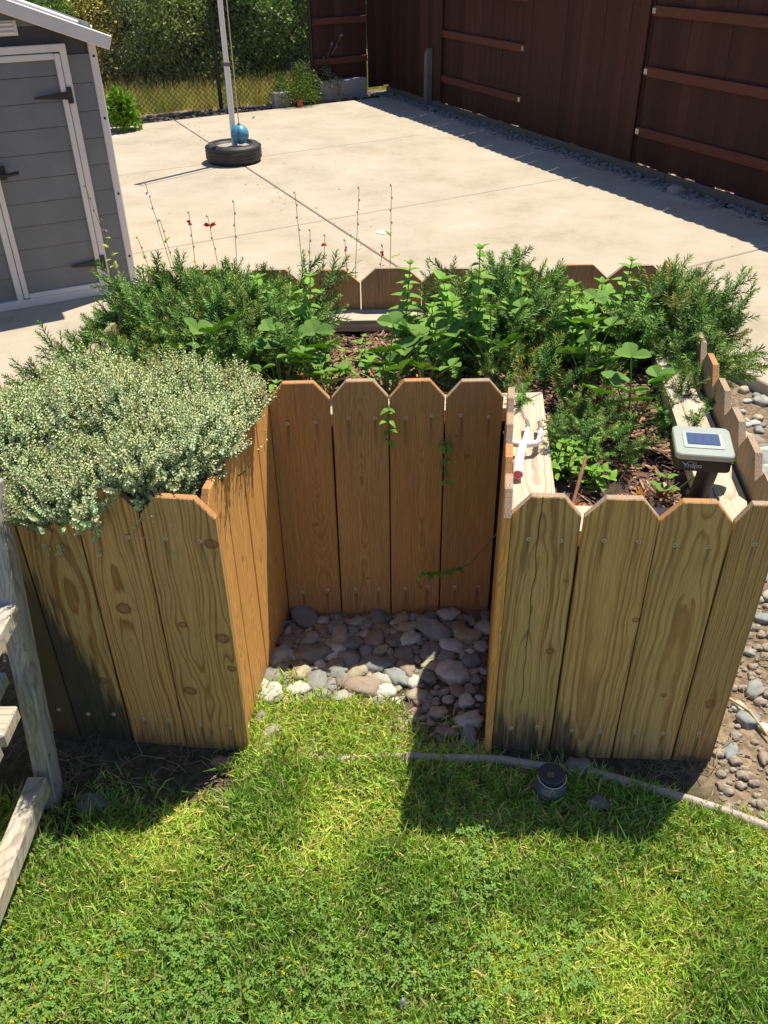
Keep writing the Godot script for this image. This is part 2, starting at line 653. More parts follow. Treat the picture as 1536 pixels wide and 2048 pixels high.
func make_patio() -> void:
	var cm := noisemat([[0.0, lin(0.33, 0.27, 0.19)], [0.35, lin(0.41, 0.343, 0.25)], [0.55, lin(0.435, 0.367, 0.27)], [0.75, lin(0.46, 0.393, 0.295)], [1.0, lin(0.52, 0.455, 0.355)]], 0.004, 4.3, 0.85, 21, true, 1024, 0.03)
	((cm.albedo_texture as NoiseTexture2D).noise as FastNoiseLite).fractal_octaves = 9
	((cm.albedo_texture as NoiseTexture2D).noise as FastNoiseLite).fractal_gain = 0.72
	var o := struct("patio", "cream concrete patio of large slabs with dark joints")
	var g := 0.013
	var ra := [[-2.89, 0.0], [0.0, 2.84], [2.84, 5.6]]
	var cb := [[-8.0, 0.0], [0.0, 3.57]]
	var list := []
	for r in ra:
		for c in cb: list.append([r[0], r[1], c[0], c[1]])
	list.append([5.6, 8.0, 1.0, 3.57])
	for s in list:
		var b := Buf.new()
		var a0: float = s[0] + g * 0.5
		var a1: float = s[1] - g * 0.5
		var b0: float = s[2] + g * 0.5
		var b1: float = s[3] - g * 0.5
		var e := 0.008
		var y := -0.72
		# bevelled slab
		var top := [patio_pt(a0 + e, b0 + e, y), patio_pt(a1 - e, b0 + e, y), patio_pt(a1 - e, b1 - e, y), patio_pt(a0 + e, b1 - e, y)]
		var mid := [patio_pt(a0, b0, y - e), patio_pt(a1, b0, y - e), patio_pt(a1, b1, y - e), patio_pt(a0, b1, y - e)]
		b.quad(top[0], top[1], top[2], top[3])
		for k in 4: b.quad(mid[k], mid[(k + 1) % 4], top[(k + 1) % 4], top[k])
		for k in 4:
			var dn := Vector3(0, -0.11, 0)
			b.quad(mid[k] + dn, mid[(k + 1) % 4] + dn, mid[(k + 1) % 4], mid[k])
		part(b.mesh(cm), "slab", o)
	# dark filler at the bottom of the joints
	var fb := Buf.new()
	var fm := mat(lin(0.09, 0.07, 0.048), 0.95)
	for a in [0.0, 2.84, 5.6]:
		var lo := 1.0 if a > 5.0 else -8.0
		fb.quad(patio_pt(a - 0.006, lo, -0.732), patio_pt(a + 0.006, lo, -0.732), patio_pt(a + 0.006, 3.57, -0.732), patio_pt(a - 0.006, 3.57, -0.732))
	for bb in [0.0]:
		fb.quad(patio_pt(-2.89, bb - 0.006, -0.733), patio_pt(5.6, bb - 0.006, -0.733), patio_pt(5.6, bb + 0.006, -0.733), patio_pt(-2.89, bb + 0.006, -0.733))
	part(fb.mesh(fm), "joint_filler", o)
	var cb2 := Buf.new()
	for k in 26:
		var p := patio_pt(rf(0.3, 3.6), rf(-1.1, 1.9), -0.7165)
		var an := rf(-0.5, 0.9)
		var dv := Vector3(cos(an), 0, -sin(an)) * rf(0.04, 0.16)
		var wv := dv.cross(Vector3.UP).normalized() * rf(0.001, 0.003)
		cb2.quad(p - dv, p + wv, p + dv, p - wv)
	part(cb2.mesh(mat(lin(0.56, 0.50, 0.40), 0.9)), "scuff_mark", o)
	var gx := []
	for k in 230:
		var b1 := rf(-3.0, 3.55)
		if k % 3 == 0: b1 = 3.55 - absf(rng.randfn()) * 0.3
		if k % 3 == 1: b1 = rng.randfn() * 0.1
		var sc := rf(0.002, 0.006)
		gx.append(Transform3D(Basis.from_euler(Vector3(0, rf(0, TAU), 0)).scaled(Vector3(sc * 1.4, sc * 0.5, sc)), patio_pt(rf(-2.8, 5.5), b1, -0.718)))
	multi("grit", o, stone_mesh(907).mesh(mat(lin(0.24, 0.18, 0.12), 0.9)), gx)
	# splash of white paint and pale scuffs on the concrete
	var pb := Buf.new()
	for s in [[0.015, -7.77, 0.07, 0.03, 9]]:
		var pts := []
		for k in s[4]:
			var an: float = -TAU * k / s[4]
			var rr := 1.0 + rf(-0.25, 0.25)
			pts.append(Vector3(s[0] + cos(an) * s[2] * rr, -0.716, s[1] + sin(an) * s[3] * 2.0 * rr))
		for k in range(1, pts.size() - 1): pb.tri(pts[0], pts[k], pts[k + 1])
	part(pb.mesh(mat(lin(0.66, 0.60, 0.49), 0.9)), "paint_mark", o)

# ---------------------------------------------------------------- brown board fence
func fence_board(w: float, h: float, t: float, bev := 0.002) -> Buf:
	var b := Buf.new()
	var e := w * 0.34
	var ol := [Vector2(-w / 2, 0), Vector2(w / 2, 0), Vector2(w / 2, h - e), Vector2(w / 2 - e, h), Vector2(-w / 2 + e, h), Vector2(-w / 2, h - e)]
	for k in range(1, 5):
		b.tri(Vector3(ol[0].x, ol[0].y, t / 2), Vector3(ol[k].x, ol[k].y, t / 2), Vector3(ol[k + 1].x, ol[k + 1].y, t / 2), _bu(ol[0], w, h), _bu(ol[k], w, h), _bu(ol[k + 1], w, h))
		b.tri(Vector3(ol[0].x, ol[0].y, -t / 2), Vector3(ol[k + 1].x, ol[k + 1].y, -t / 2), Vector3(ol[k].x, ol[k].y, -t / 2), _bu(ol[0], w, h), _bu(ol[k + 1], w, h), _bu(ol[k], w, h))
	for k in 6:
		var p: Vector2 = ol[k]
		var q: Vector2 = ol[(k + 1) % 6]
		b.quad(Vector3(p.x, p.y, t / 2), Vector3(p.x, p.y, -t / 2), Vector3(q.x, q.y, -t / 2), Vector3(q.x, q.y, t / 2), _bu(p, w, h), _bu(p, w, h), _bu(q, w, h), _bu(q, w, h))
	return b

func _bu(p: Vector2, w: float, h: float) -> Vector2: return Vector2(p.x / w + 0.5, 1.0 - p.y / h)

func make_fence() -> void:
	var mats := []
	for k in 5:
		var s: float = [1.0, 0.86, 1.2, 0.94, 0.76][k]
		mats.append(woodmat(300 + k, Color(0.066 * s, 0.027 * s, 0.018 * s), Color(0.034 * s, 0.0145 * s, 0.0105 * s), {"w": 64, "h": 256, "bl": 2.0, "freq": 200.0, "contrast": 0.6, "knots": [[0.3, 0.2 + 0.1 * k, 0.007], [0.7, 0.75 - 0.08 * k, 0.006]]}))
	var railm := woodmat(310, Color(0.125, 0.045, 0.028), Color(0.075, 0.028, 0.019), {"w": 48, "h": 256, "bl": 2.2, "freq": 220.0, "contrast": 0.5})
	var steel := mat(lin(0.5, 0.5, 0.5), 0.4, 0.8)
	var brd := []
	for k in 5: brd.append(fence_board(0.139, 2.0, 0.016).mesh(mats[k]))
	var e0 := Vector3(0.155, 0, -14.963)
	var d := Vector3(0.417, 0, 0.909)
	var nrm := Vector3(-0.909, 0, 0.417)     # towards the patio
	var f0 := e0 - nrm * 0.36
	# sections: start, end, rails on this side, label
	var secs := [
		[-0.65, 1.15, false, "flush dark brown board fence panel between the corner and the short grey post"],
		[1.15, 3.32, true, "dark brown board fence panel behind the grey post with two rails showing"],
		[3.32, 5.57, false, "plain dark brown fence panel without rails in the middle of the fence"],
		[5.60, 7.95, true, "dark brown fence panel at right with three rails and metal brackets"],
		[7.95, 10.3, false, "dark brown fence panel beyond the right edge of the patio"]]
	for s in secs:
		var o := thing("fence_panel", s[3], "fence", f0 + d * s[0] + Vector3(0, -0.635, 0), "brown board fence panels along the patio")
		o.basis = Basis(d, Vector3.UP, nrm)
		var l: float = s[1] - s[0]
		var cnt := int(round(l / 0.142))
		var st := l / cnt
		for k in cnt:
			var zo := -0.01 if s[2] else 0.036
			part(brd[rng.randi() % 5], "board", o, Transform3D(Basis(Vector3(0, 0, 1), rf(-0.004, 0.004)), Vector3((k + 0.5) * st, rf(-0.012, 0.008) - 0.012 - (0.02 if k > cnt * 0.6 and s[0] > 5 else 0.0), zo)))
		for h in [0.335, 0.915, 1.465]:
			var b := Buf.new()
			b.box(Vector3(l - 0.02, 0.09, 0.038), 0.003, 1.0, h)
			part(b.mesh(railm), "rail", o, Transform3D(Basis(), Vector3(l / 2, h - 0.02, 0.018 if s[2] else 0.005)))
			if s[2]:
				var bb := Buf.new()
				bb.box(Vector3(0.05, 0.05, 0.004), 0.0)
				var px := 0.03 if s[0] > 5 else l - 0.05
				part(bb.mesh(steel), "bracket", o, Transform3D(Basis(), Vector3(px, h - 0.02, 0.041)))
		var pb := Buf.new()
		pb.box(Vector3(0.06, 2.2, 0.06), 0.004)
		part(pb.mesh(mats[1]), "post", o, Transform3D(Basis(), Vector3(-0.035, 0.98, -0.02 if s[2] else -0.045)))
	# short return of the same fence at the far corner
	var w := Vector3(-0.863, 0, 0.505)
	var o2 := thing("fence_panel", "dark brown fence panel at the far corner beside the chain link fence", "fence", f0 + d * -0.68 + w * 1.42 + Vector3(0, -0.62, 0), "brown board fence panels along the patio")
	o2.basis = Basis(-w, Vector3.UP, Vector3(0.505, 0, 0.863))
	for k in 10:
		part(brd[rng.randi() % 5], "board", o2, Transform3D(Basis(), Vector3(0.07 + k * 0.141, rf(-0.012, 0.012), -0.01 if k < 7 else 0.035)))
	for h in [0.42, 0.97, 1.5]:
		var b := Buf.new()
		b.box(Vector3(0.98, 0.09, 0.038), 0.003)
		part(b.mesh(railm), "rail", o2, Transform3D(Basis(), Vector3(0.49, h, 0.018)))
	# kickboard under the fence
	var kb := thing("kickboard", "long grey green timber board on edge below the brown fence", "board", f0 + d * -0.7 + Vector3(0, -0.85, 0) + nrm * 0.045)
	kb.basis = Basis(d, Vector3.UP, nrm)
	var km := woodmat(320, Color(0.17, 0.155, 0.115), Color(0.10, 0.09, 0.065), {"w": 48, "h": 512, "bl": 2.4, "freq": 150.0, "grey": 0.5, "contrast": 0.5})
	for k in 5:
		var b := Buf.new()
		b.box(Vector3(2.29, 0.205, 0.038), 0.003)
		part(b.mesh(km), "timber", kb, Transform3D(Basis(), Vector3(1.15 + k * 2.3, 0.1025, 0)))
	# short grey post in front of the fence
	var sp := thing("short_post", "short grey timber post with a slanted top before the brown fence", "post", f0 + d * 0.86 + nrm * 0.1 + Vector3(0, -0.8, 0))
	sp.basis = Basis(d, Vector3.UP, nrm)
	var gm := woodmat(321, Color(0.20, 0.18, 0.15), Color(0.11, 0.10, 0.085), {"w": 48, "h": 256, "bl": 0.9, "freq": 170.0, "grey": 0.8})
	var sb := Buf.new()
	var hh := 0.045
	var ht := [0.86, 0.78]
	sb.quad(Vector3(-hh, 0, hh), Vector3(hh, 0, hh), Vector3(hh, ht[0], hh), Vector3(-hh, ht[1], hh))
	sb.quad(Vector3(hh, 0, hh), Vector3(hh, 0, -hh), Vector3(hh, ht[0], -hh), Vector3(hh, ht[0], hh))
	sb.quad(Vector3(hh, 0, -hh), Vector3(-hh, 0, -hh), Vector3(-hh, ht[1], -hh), Vector3(hh, ht[0], -hh))
	sb.quad(Vector3(-hh, 0, -hh), Vector3(-hh, 0, hh), Vector3(-hh, ht[1], hh), Vector3(-hh, ht[1], -hh))
	sb.quad(Vector3(-hh, ht[1], hh), Vector3(hh, ht[0], hh), Vector3(hh, ht[0], -hh), Vector3(-hh, ht[1], -hh))
	part(sb.mesh(gm), "timber", sp)
	var ring := Buf.new()
	ring.xf = Transform3D(Basis(), Vector3(0, 0.5, 0))
	ring.box(Vector3(0.094, 0.012, 0.094), 0.002)
	part(ring.mesh(mat(lin(0.1, 0.09, 0.08), 0.7)), "strap", sp)
	# dark gravel in the strip between patio and fence
	var gmat := noisemat([[0.0, lin(0.10, 0.095, 0.085)], [0.5, lin(0.2, 0.19, 0.17)], [1.0, lin(0.34, 0.31, 0.27)]], 0.012, 0.5, 0.85, 41)
	var sm := stone_mesh(900).mesh(gmat)
	var xs := []
	for k in 2600:
		var s := rf(-0.7, 10.0)
		var p := f0 + d * s + nrm * rf(0.07, 0.36)
		var sc := rf(0.012, 0.03)
		if rng.randf() < 0.06: sc = rf(0.03, 0.05)
		xs.append(Transform3D(Basis.from_euler(Vector3(rf(-0.4, 0.4), rf(0, TAU), rf(-0.4, 0.4))).scaled(Vector3(sc, sc * 0.65, sc * 0.8)), Vector3(p.x, -0.735 + rf(-0.015, 0.015), p.z)))
	multi("fence_gravel", self, sm, xs)
	# rounded stone on the strip
	var st := part(sm, "strip_stone", self, Transform3D(Basis(Vector3.UP, 0.4).scaled(Vector3(0.085, 0.055, 0.06)), f0 + d * 6.62 + nrm * 0.27 + Vector3(0, -0.70, 0)))
	st.mesh = stone_mesh(901).mesh(mat(lin(0.30, 0.27, 0.23), 0.85))
	tag(st, "single pale rounded stone on the dark gravel strip by the fence", "stone")
	# what shows through the gap under the fence: white pipe, pale gravel
	var pp := Buf.new()
	pp.tube([Vector3(0, 0, 0), Vector3(0.44, 0, 0.02)], 0.055, 0.055, 12)
	var pi := part(pp.mesh(mat(lin(0.78, 0.77, 0.73), 0.45)), "drain_pipe", self, Transform3D(Basis(d, Vector3.UP, nrm), f0 + d * 6.98 - nrm * 0.35 + Vector3(0, -0.70, 0)))
	tag(pi, "white plastic drain pipe showing through the gap under the fence", "pipe")
	var cr := thing("ribbed_hose", "short ribbed grey pipe end in the gap under the fence", "pipe", f0 + d * 6.62 - nrm * 0.3 + Vector3(0, -0.69, 0))
	cr.basis = Basis(d, Vector3.UP, nrm)
	for k in 8:
		var rb := Buf.new()
		rb.xf = Transform3D(Basis(Vector3(0, 0, 1), PI / 2), Vector3(k * 0.03, 0, 0))
		rb.lathe([Vector2(0.04, -0.014), Vector2(0.05, -0.006), Vector2(0.05, 0.006), Vector2(0.04, 0.014)], 14)
		part(rb.mesh(mat(lin(0.42, 0.38, 0.30), 0.6)), "rib", cr)
	var pg := noisemat([[0.0, lin(0.25, 0.21, 0.15)], [1.0, lin(0.5, 0.44, 0.33)]], 0.012, 0.5, 0.9, 43)
	var pm := stone_mesh(903).mesh(pg)
	xs = []
	for k in 1500:
		var s := rf(0.0, 10.0)
		var p := f0 + d * s - nrm * rf(0.05, 1.4)
		var sc := rf(0.012, 0.035)
		xs.append(Transform3D(Basis.from_euler(Vector3(0, rf(0, TAU), 0)).scaled(Vector3(sc, sc * 0.6, sc)), Vector3(p.x, -0.775 + rf(-0.02, 0.02), p.z)))
	multi("pale_gravel", self, pm, xs)

# ---------------------------------------------------------------- chain link fence at the back
func make_chain_link() -> void:
	var a := Vector3(-1.02, -0.74, -14.98)
	var w := Vector3(-0.905, 0, 0.426)
	var o := thing("chain_link_fence", "black chain link fence along the back edge of the patio", "fence", a)
	o.basis = Basis(w, Vector3.UP, w.cross(Vector3.UP))
	var bm := mat(lin(0.022, 0.022, 0.022), 0.5, 0.3)
	for x in [0.0, 1.52, 4.2, 6.9]:
		var b := Buf.new()
		b.tube([Vector3(x, 0, 0), Vector3(x, 1.9, 0)], 0.03, 0.03, 12)
		part(b.mesh(bm), "post", o)
		var c := Buf.new()
		c.xf = Transform3D(Basis(), Vector3(x, 1.9, 0))
		c.lathe([Vector2(0.034, 0), Vector2(0.03, 0.03), Vector2(0.0, 0.045)], 12)
		part(c.mesh(bm), "post_cap", o)
	var tr := Buf.new()
	tr.tube([Vector3(0, 1.85, 0.0), Vector3(7, 1.85, 0.0)], 0.02, 0.02, 8)
	part(tr.mesh(bm), "top_rail", o)
	var b := Buf.new()
	var pitch := 0.075
	var k := -26
	while k * pitch < 7.0:
		var x0 := k * pitch
		for s in [-1, 1]:
			var p := []
			var y0 := 0.02
			var y1 := 1.83
			var xa := x0 if s > 0 else x0 + 1.81
			var xb := x0 + 1.81 if s > 0 else x0
			# clip to the length of the fence
			var t0 := 0.0
			var t1 := 1.0
			for lim in [0.0, 7.0]:
				var t: float = (lim - xa) / (xb - xa)
				if (lim == 0.0) == (xb > xa): t0 = maxf(t0, t)
				else: t1 = minf(t1, t)
			if t1 - t0 > 0.01:
				p = [Vector3(lerpf(xa, xb, t0), lerpf(y0, y1, t0), 0.034 + s * 0.0015), Vector3(lerpf(xa, xb, t1), lerpf(y0, y1, t1), 0.034 + s * 0.0015)]
				b.tube(p, 0.0034, 0.0034, 3, false)
		k += 1
	var m := part(b.mesh(bm), "wire_mesh", o)
	m.set_meta("kind", "stuff")

# ---------------------------------------------------------------- shed
func make_shed() -> void:
	var base := Vector3(-1.864, -0.72, -6.426)
	var t := Vector3(0.891, 0, -0.454)       # along the front, to the right
	var sn := Vector3(0.454, 0, 0.891)       # out of the front
	var o := thing("garden_shed", "grey plastic garden shed with white trim and hinged door", "shed", base)
	o.basis = Basis(t, Vector3.UP, sn)       # local x runs right: the corner is x = 0, the wall goes to x = -1.26
	var gm := noisemat([[0.0, lin(0.145, 0.158, 0.162)], [1.0, lin(0.185, 0.197, 0.2)]], 0.01, 1.0, 0.55, 51, false, 256)
	var gd := mat(lin(0.05, 0.055, 0.062), 0.7)
	var wm := noisemat([[0.0, lin(0.62, 0.60, 0.57)], [1.0, lin(0.70, 0.68, 0.65)]], 0.01, 1.0, 0.5, 52, false, 256)
	var bk := mat(lin(0.018, 0.019, 0.02), 0.5)
	var W := 1.26
	var D := 1.85
	var eave := 1.66
	var slope := 0.386
	var ridge := eave + slope * W / 2
	# inner core walls (dark joint lines between boards)
	var core := Buf.new()
	var i := 0.012
	core.quad(Vector3(-W + i, 0, -i), Vector3(-i, 0, -i), Vector3(-i, eave, -i), Vector3(-W + i, eave, -i))
	core.tri(Vector3(-W + i, eave, -i), Vector3(-i, eave, -i), Vector3(-W / 2, ridge - 0.01, -i))
	core.quad(Vector3(-i, 0, -i), Vector3(-i, 0, -D), Vector3(-i, eave, -D), Vector3(-i, eave, -i))
	core.quad(Vector3(-W + i, 0, -D), Vector3(-W + i, 0, -i), Vector3(-W + i, eave, -i), Vector3(-W + i, eave, -D))
	core.quad(Vector3(-i, 0, -D), Vector3(-W + i, 0, -D), Vector3(-W + i, eave, -D), Vector3(-i, eave, -D))
	core.tri(Vector3(-i, eave, -D), Vector3(-W + i, eave, -D), Vector3(-W / 2, ridge - 0.01, -D))
	part(core.mesh(gd), "wall", o)
	# lapped siding boards on the front, clear of the door opening, and on the right side
	var bh := 0.172
	var y := 0.05
	var dl := -0.865
	var dr := -0.19
	while y < ridge - 0.05:
		var y1 := minf(y + bh - 0.004, ridge - 0.02)
		var spans := []
		if y < 1.62: spans = [[-W + 0.03, dl], [dr, -0.03]]
		else: spans = [[-W + 0.03, -0.03]]
		for s in spans:
			var xl: float = s[0]
			var xr: float = s[1]
			var hl0 := xl
			var hr0 := xr
			if y1 > eave:   # gable: cut by the roof slope
				xl = maxf(xl, -W + (y1 - eave) / slope + 0.01)
				xr = minf(xr, -(y1 - eave) / slope - 0.01)
				hl0 = maxf(s[0], -W + (y - eave) / slope + 0.01)
				hr0 = minf(s[1], -(y - eave) / slope - 0.01)
			if xr - xl < 0.05: continue
			var b := Buf.new()
			b.quad(Vector3(hl0, y, 0.004), Vector3(hr0, y, 0.004), Vector3(xr, y1, -0.004), Vector3(xl, y1, -0.004))
			b.quad(Vector3(hl0, y, -0.011), Vector3(hr0, y, -0.011), Vector3(hr0, y, 0.004), Vector3(hl0, y, 0.004))
			b.quad(Vector3(xl, y1, -0.004), Vector3(xr, y1, -0.004), Vector3(xr, y1, -0.011), Vector3(xl, y1, -0.011))
			part(b.mesh(gm), "siding_board", o)
		if y < eave - 0.05:
			for sd in [1.0, -1.0]:
				var b := Buf.new()
				b.box(Vector3(0.012, bh - 0.006, D - 0.06), 0.002)
				part(b.mesh(gm), "siding_board", o, Transform3D(Basis(), Vector3(-0.006 if sd > 0 else -W + 0.006, y + bh / 2, -D / 2)))
		y += bh
	# corner trims, sill, roof
	for x in [0.0, -W]:
		var b := Buf.new()
		b.box(Vector3(0.05, eave + 0.01, 0.05), 0.006)
		var c := part(b.mesh(wm), "corner_trim", o, Transform3D(Basis(), Vector3(x + (-0.02 if x == 0.0 else 0.02), eave / 2, -0.012)))
		for h in [0.25, 0.7, 1.2, 1.58]:
			var sc := Buf.new()
			sc.xf = Transform3D(Basis(Vector3.RIGHT, PI / 2), Vector3(0, h - eave / 2, 0.026))
			sc.lathe([Vector2(0.009, 0), Vector2(0.008, 0.003), Vector2(0, 0.004)], 10)
			part(sc.mesh(bk), "screw", c)
	var sl := Buf.new()
	sl.box(Vector3(W + 0.06, 0.06, 0.07), 0.006)
	part(sl.mesh(wm), "sill", o, Transform3D(Basis(), Vector3(-W / 2, 0.03, 0.0)))
	# roof: two ribbed slopes with thick white fascia
	var rm := noisemat([[0.0, lin(0.56, 0.55, 0.53)], [1.0, lin(0.66, 0.65, 0.62)]], 0.01, 1.0, 0.5, 53, false, 256)
	for sd in [1.0, -1.0]:
		var b := Buf.new()
		var ov := 0.085
		var ex := 0.0 + ov
		var ey := eave - ov * slope + 0.015
		var rx := -W / 2
		var ry := ridge + 0.015
		var f := func(x: float, yy: float, zz: float) -> Vector3:
			return Vector3(x if sd > 0 else -W - x, yy, zz)
		var zf := 0.09
		var zb := -D - 0.08
		var h := 0.055
		var q := [f.call(ex, ey, zf), f.call(rx, ry, zf), f.call(rx, ry, zb), f.call(ex, ey, zb)]
		var up := Vector3(0, h, 0)
		if sd > 0:
			b.quad(q[0] + up, q[3] + up, q[2] + up, q[1] + up)
			b.quad(q[3], q[0], q[1], q[2])
		else:
			b.quad(q[1] + up, q[2] + up, q[3] + up, q[0] + up)
			b.quad(q[2], q[1], q[0], q[3])
		for k in 4:
			var p0: Vector3 = q[k]
			var p1: Vector3 = q[(k + 1) % 4]
			b.quad(p0, p1, p1 + up, p0 + up)
		part(b.mesh(rm), "roof", o)
		for k in 3:
			var rb := Buf.new()
			var zz := -0.35 - k * 0.55
			var p0: Vector3 = f.call(ex - 0.02, ey + h + 0.012, zz)
			var p1: Vector3 = f.call(rx, ry + h + 0.012, zz)
			rb.tube([p0, p1], 0.022, 0.022, 6)
			part(rb.mesh(rm), "roof_rib", o)
		var fb := Buf.new()
		var a: Vector3 = f.call(ex, ey - 0.02, zf + 0.012)
		var c: Vector3 = f.call(rx, ry - 0.02, zf + 0.012)
		var ln := (c - a).length()
		var dirx := (c - a).normalized()
		fb.xf = Transform3D(Basis(dirx, Vector3(0, 0, 1).cross(dirx), Vector3(0, 0, 1)), (a + c) / 2 + Vector3(0, 0.035, 0))
		fb.box(Vector3(ln, 0.085, 0.024), 0.006)
		part(fb.mesh(wm), "fascia", o)
	# gable vent
	var vt := part(_boxmesh(Vector3(0.34, 0.085, 0.014), 0.003, wm), "vent", o, Transform3D(Basis(), Vector3(-W / 2, 1.765, 0.012)))
	for k in 3:
		part(_boxmesh(Vector3(0.30, 0.015, 0.014), 0.002, wm), "louvre", vt, Transform3D(Basis(Vector3.RIGHT, 0.6), Vector3(0, -0.024 + k * 0.024, 0.009)))
	# door frame and door
	for x in [dl + 0.022, dr - 0.022]:
		part(_boxmesh(Vector3(0.044, 1.6, 0.03), 0.004, wm), "door_frame", o, Transform3D(Basis(), Vector3(x, 0.84, 0.012)))
	part(_boxmesh(Vector3(dr - dl, 0.045, 0.03), 0.004, wm), "door_frame", o, Transform3D(Basis(), Vector3((dl + dr) / 2, 1.6415, 0.0135)))
	var door := Node3D.new()
	put(door, "door", o)
	var il := dl + 0.048
	var ir := dr - 0.048
	for x in [il + 0.018, ir - 0.018]:
		part(_boxmesh(Vector3(0.036, 1.545, 0.03), 0.004, wm), "stile", door, Transform3D(Basis(), Vector3(x, 0.838, 0.016)))
	for h in [0.078, 1.595]:
		part(_boxmesh(Vector3(ir - il - 0.074, 0.036, 0.03), 0.004, wm), "door_rail", door, Transform3D(Basis(), Vector3((il + ir) / 2, h, 0.016)))
	y = 0.098
	while y < 1.57:
		var y1 := minf(y + 0.150, 1.576)
		var b := Buf.new()
		var xl := il + 0.037
		var xr := ir - 0.037
		b.quad(Vector3(xl, y, 0.012), Vector3(xr, y, 0.012), Vector3(xr, y1, 0.005), Vector3(xl, y1, 0.005))
		b.quad(Vector3(xl, y, -0.01), Vector3(xr, y, -0.01), Vector3(xr, y, 0.012), Vector3(xl, y, 0.012))
		part(b.mesh(gm), "panel_board", door)
		y += 0.154
	for h in [0.243, 1.362]:
		var hg := Node3D.new()
		hg.position = Vector3(dr - 0.045, h, 0.034)
		put(hg, "hinge", door)
		part(_boxmesh(Vector3(0.035, 0.10, 0.008), 0.002, bk), "hinge_plate", hg, Transform3D(Basis(), Vector3(0.012, 0, 0)))
		var b := Buf.new()
		b.quad(Vector3(-0.215, -0.006, 0.004), Vector3(-0.006, -0.024, 0.004), Vector3(-0.006, 0.024, 0.004), Vector3(-0.215, 0.006, 0.004))
		b.quad(Vector3(-0.006, -0.024, 0.004), Vector3(-0.215, -0.006, 0.004), Vector3(-0.215, -0.006, -0.004), Vector3(-0.006, -0.024, -0.004))
		b.quad(Vector3(-0.215, 0.006, 0.004), Vector3(-0.006, 0.024, 0.004), Vector3(-0.006, 0.024, -0.004), Vector3(-0.215, 0.006, -0.004))
		b.quad(Vector3(-0.215, -0.006, 0.004), Vector3(-0.215, 0.006, 0.004), Vector3(-0.215, 0.006, -0.004), Vector3(-0.215, -0.006, -0.004))
		part(b.mesh(bk), "hinge_strap", hg)
	var hn := Buf.new()
	hn.tube([Vector3(0, -0.01, 0), Vector3(0, -0.01, 0.045), Vector3(0.10, 0.0, 0.045)], 0.013, 0.012, 8)
	hn.box(Vector3(0.045, 0.09, 0.01), 0.003)
	part(hn.mesh(bk), "handle", door, Transform3D(Basis(), Vector3(il + 0.06, 0.93, 0.036)))

func _boxmesh(s: Vector3, bev: float, m: Material) -> ArrayMesh:
	var b := Buf.new()
	b.box(s, bev)
	return b.mesh(m)

# ---------------------------------------------------------------- trees, brush and weeds beyond the fence
func twig(sd: int, cnt: int, ls: float, spread: float, c0: Color, c1: Color) -> Buf:
	var r := RandomNumberGenerator.new()
	r.seed = sd
	var b := Buf.new()
	for k in cnt:
		var d := Vector3(r.randfn(), r.randfn() * 0.8 + 0.25, r.randfn()).normalized()
		var p := d * spread * pow(r.randf(), 0.5)
		var ax := (d + Vector3(r.randfn(), r.randfn(), r.randfn()) * 0.6).normalized()
		b.xf = frame(ax, p, r.randf() * TAU, 1.0)
		b.col = c0.lerp(c1, r.randf()) * r.randf_range(0.75, 1.25)
		var l := ls * r.randf_range(0.6, 1.3)
		b.quad(Vector3.ZERO, Vector3(l * 0.28, l * 0.5, 0.1 * l), Vector3(0, l, 0), Vector3(-l * 0.28, l * 0.5, 0.1 * l))
	return b

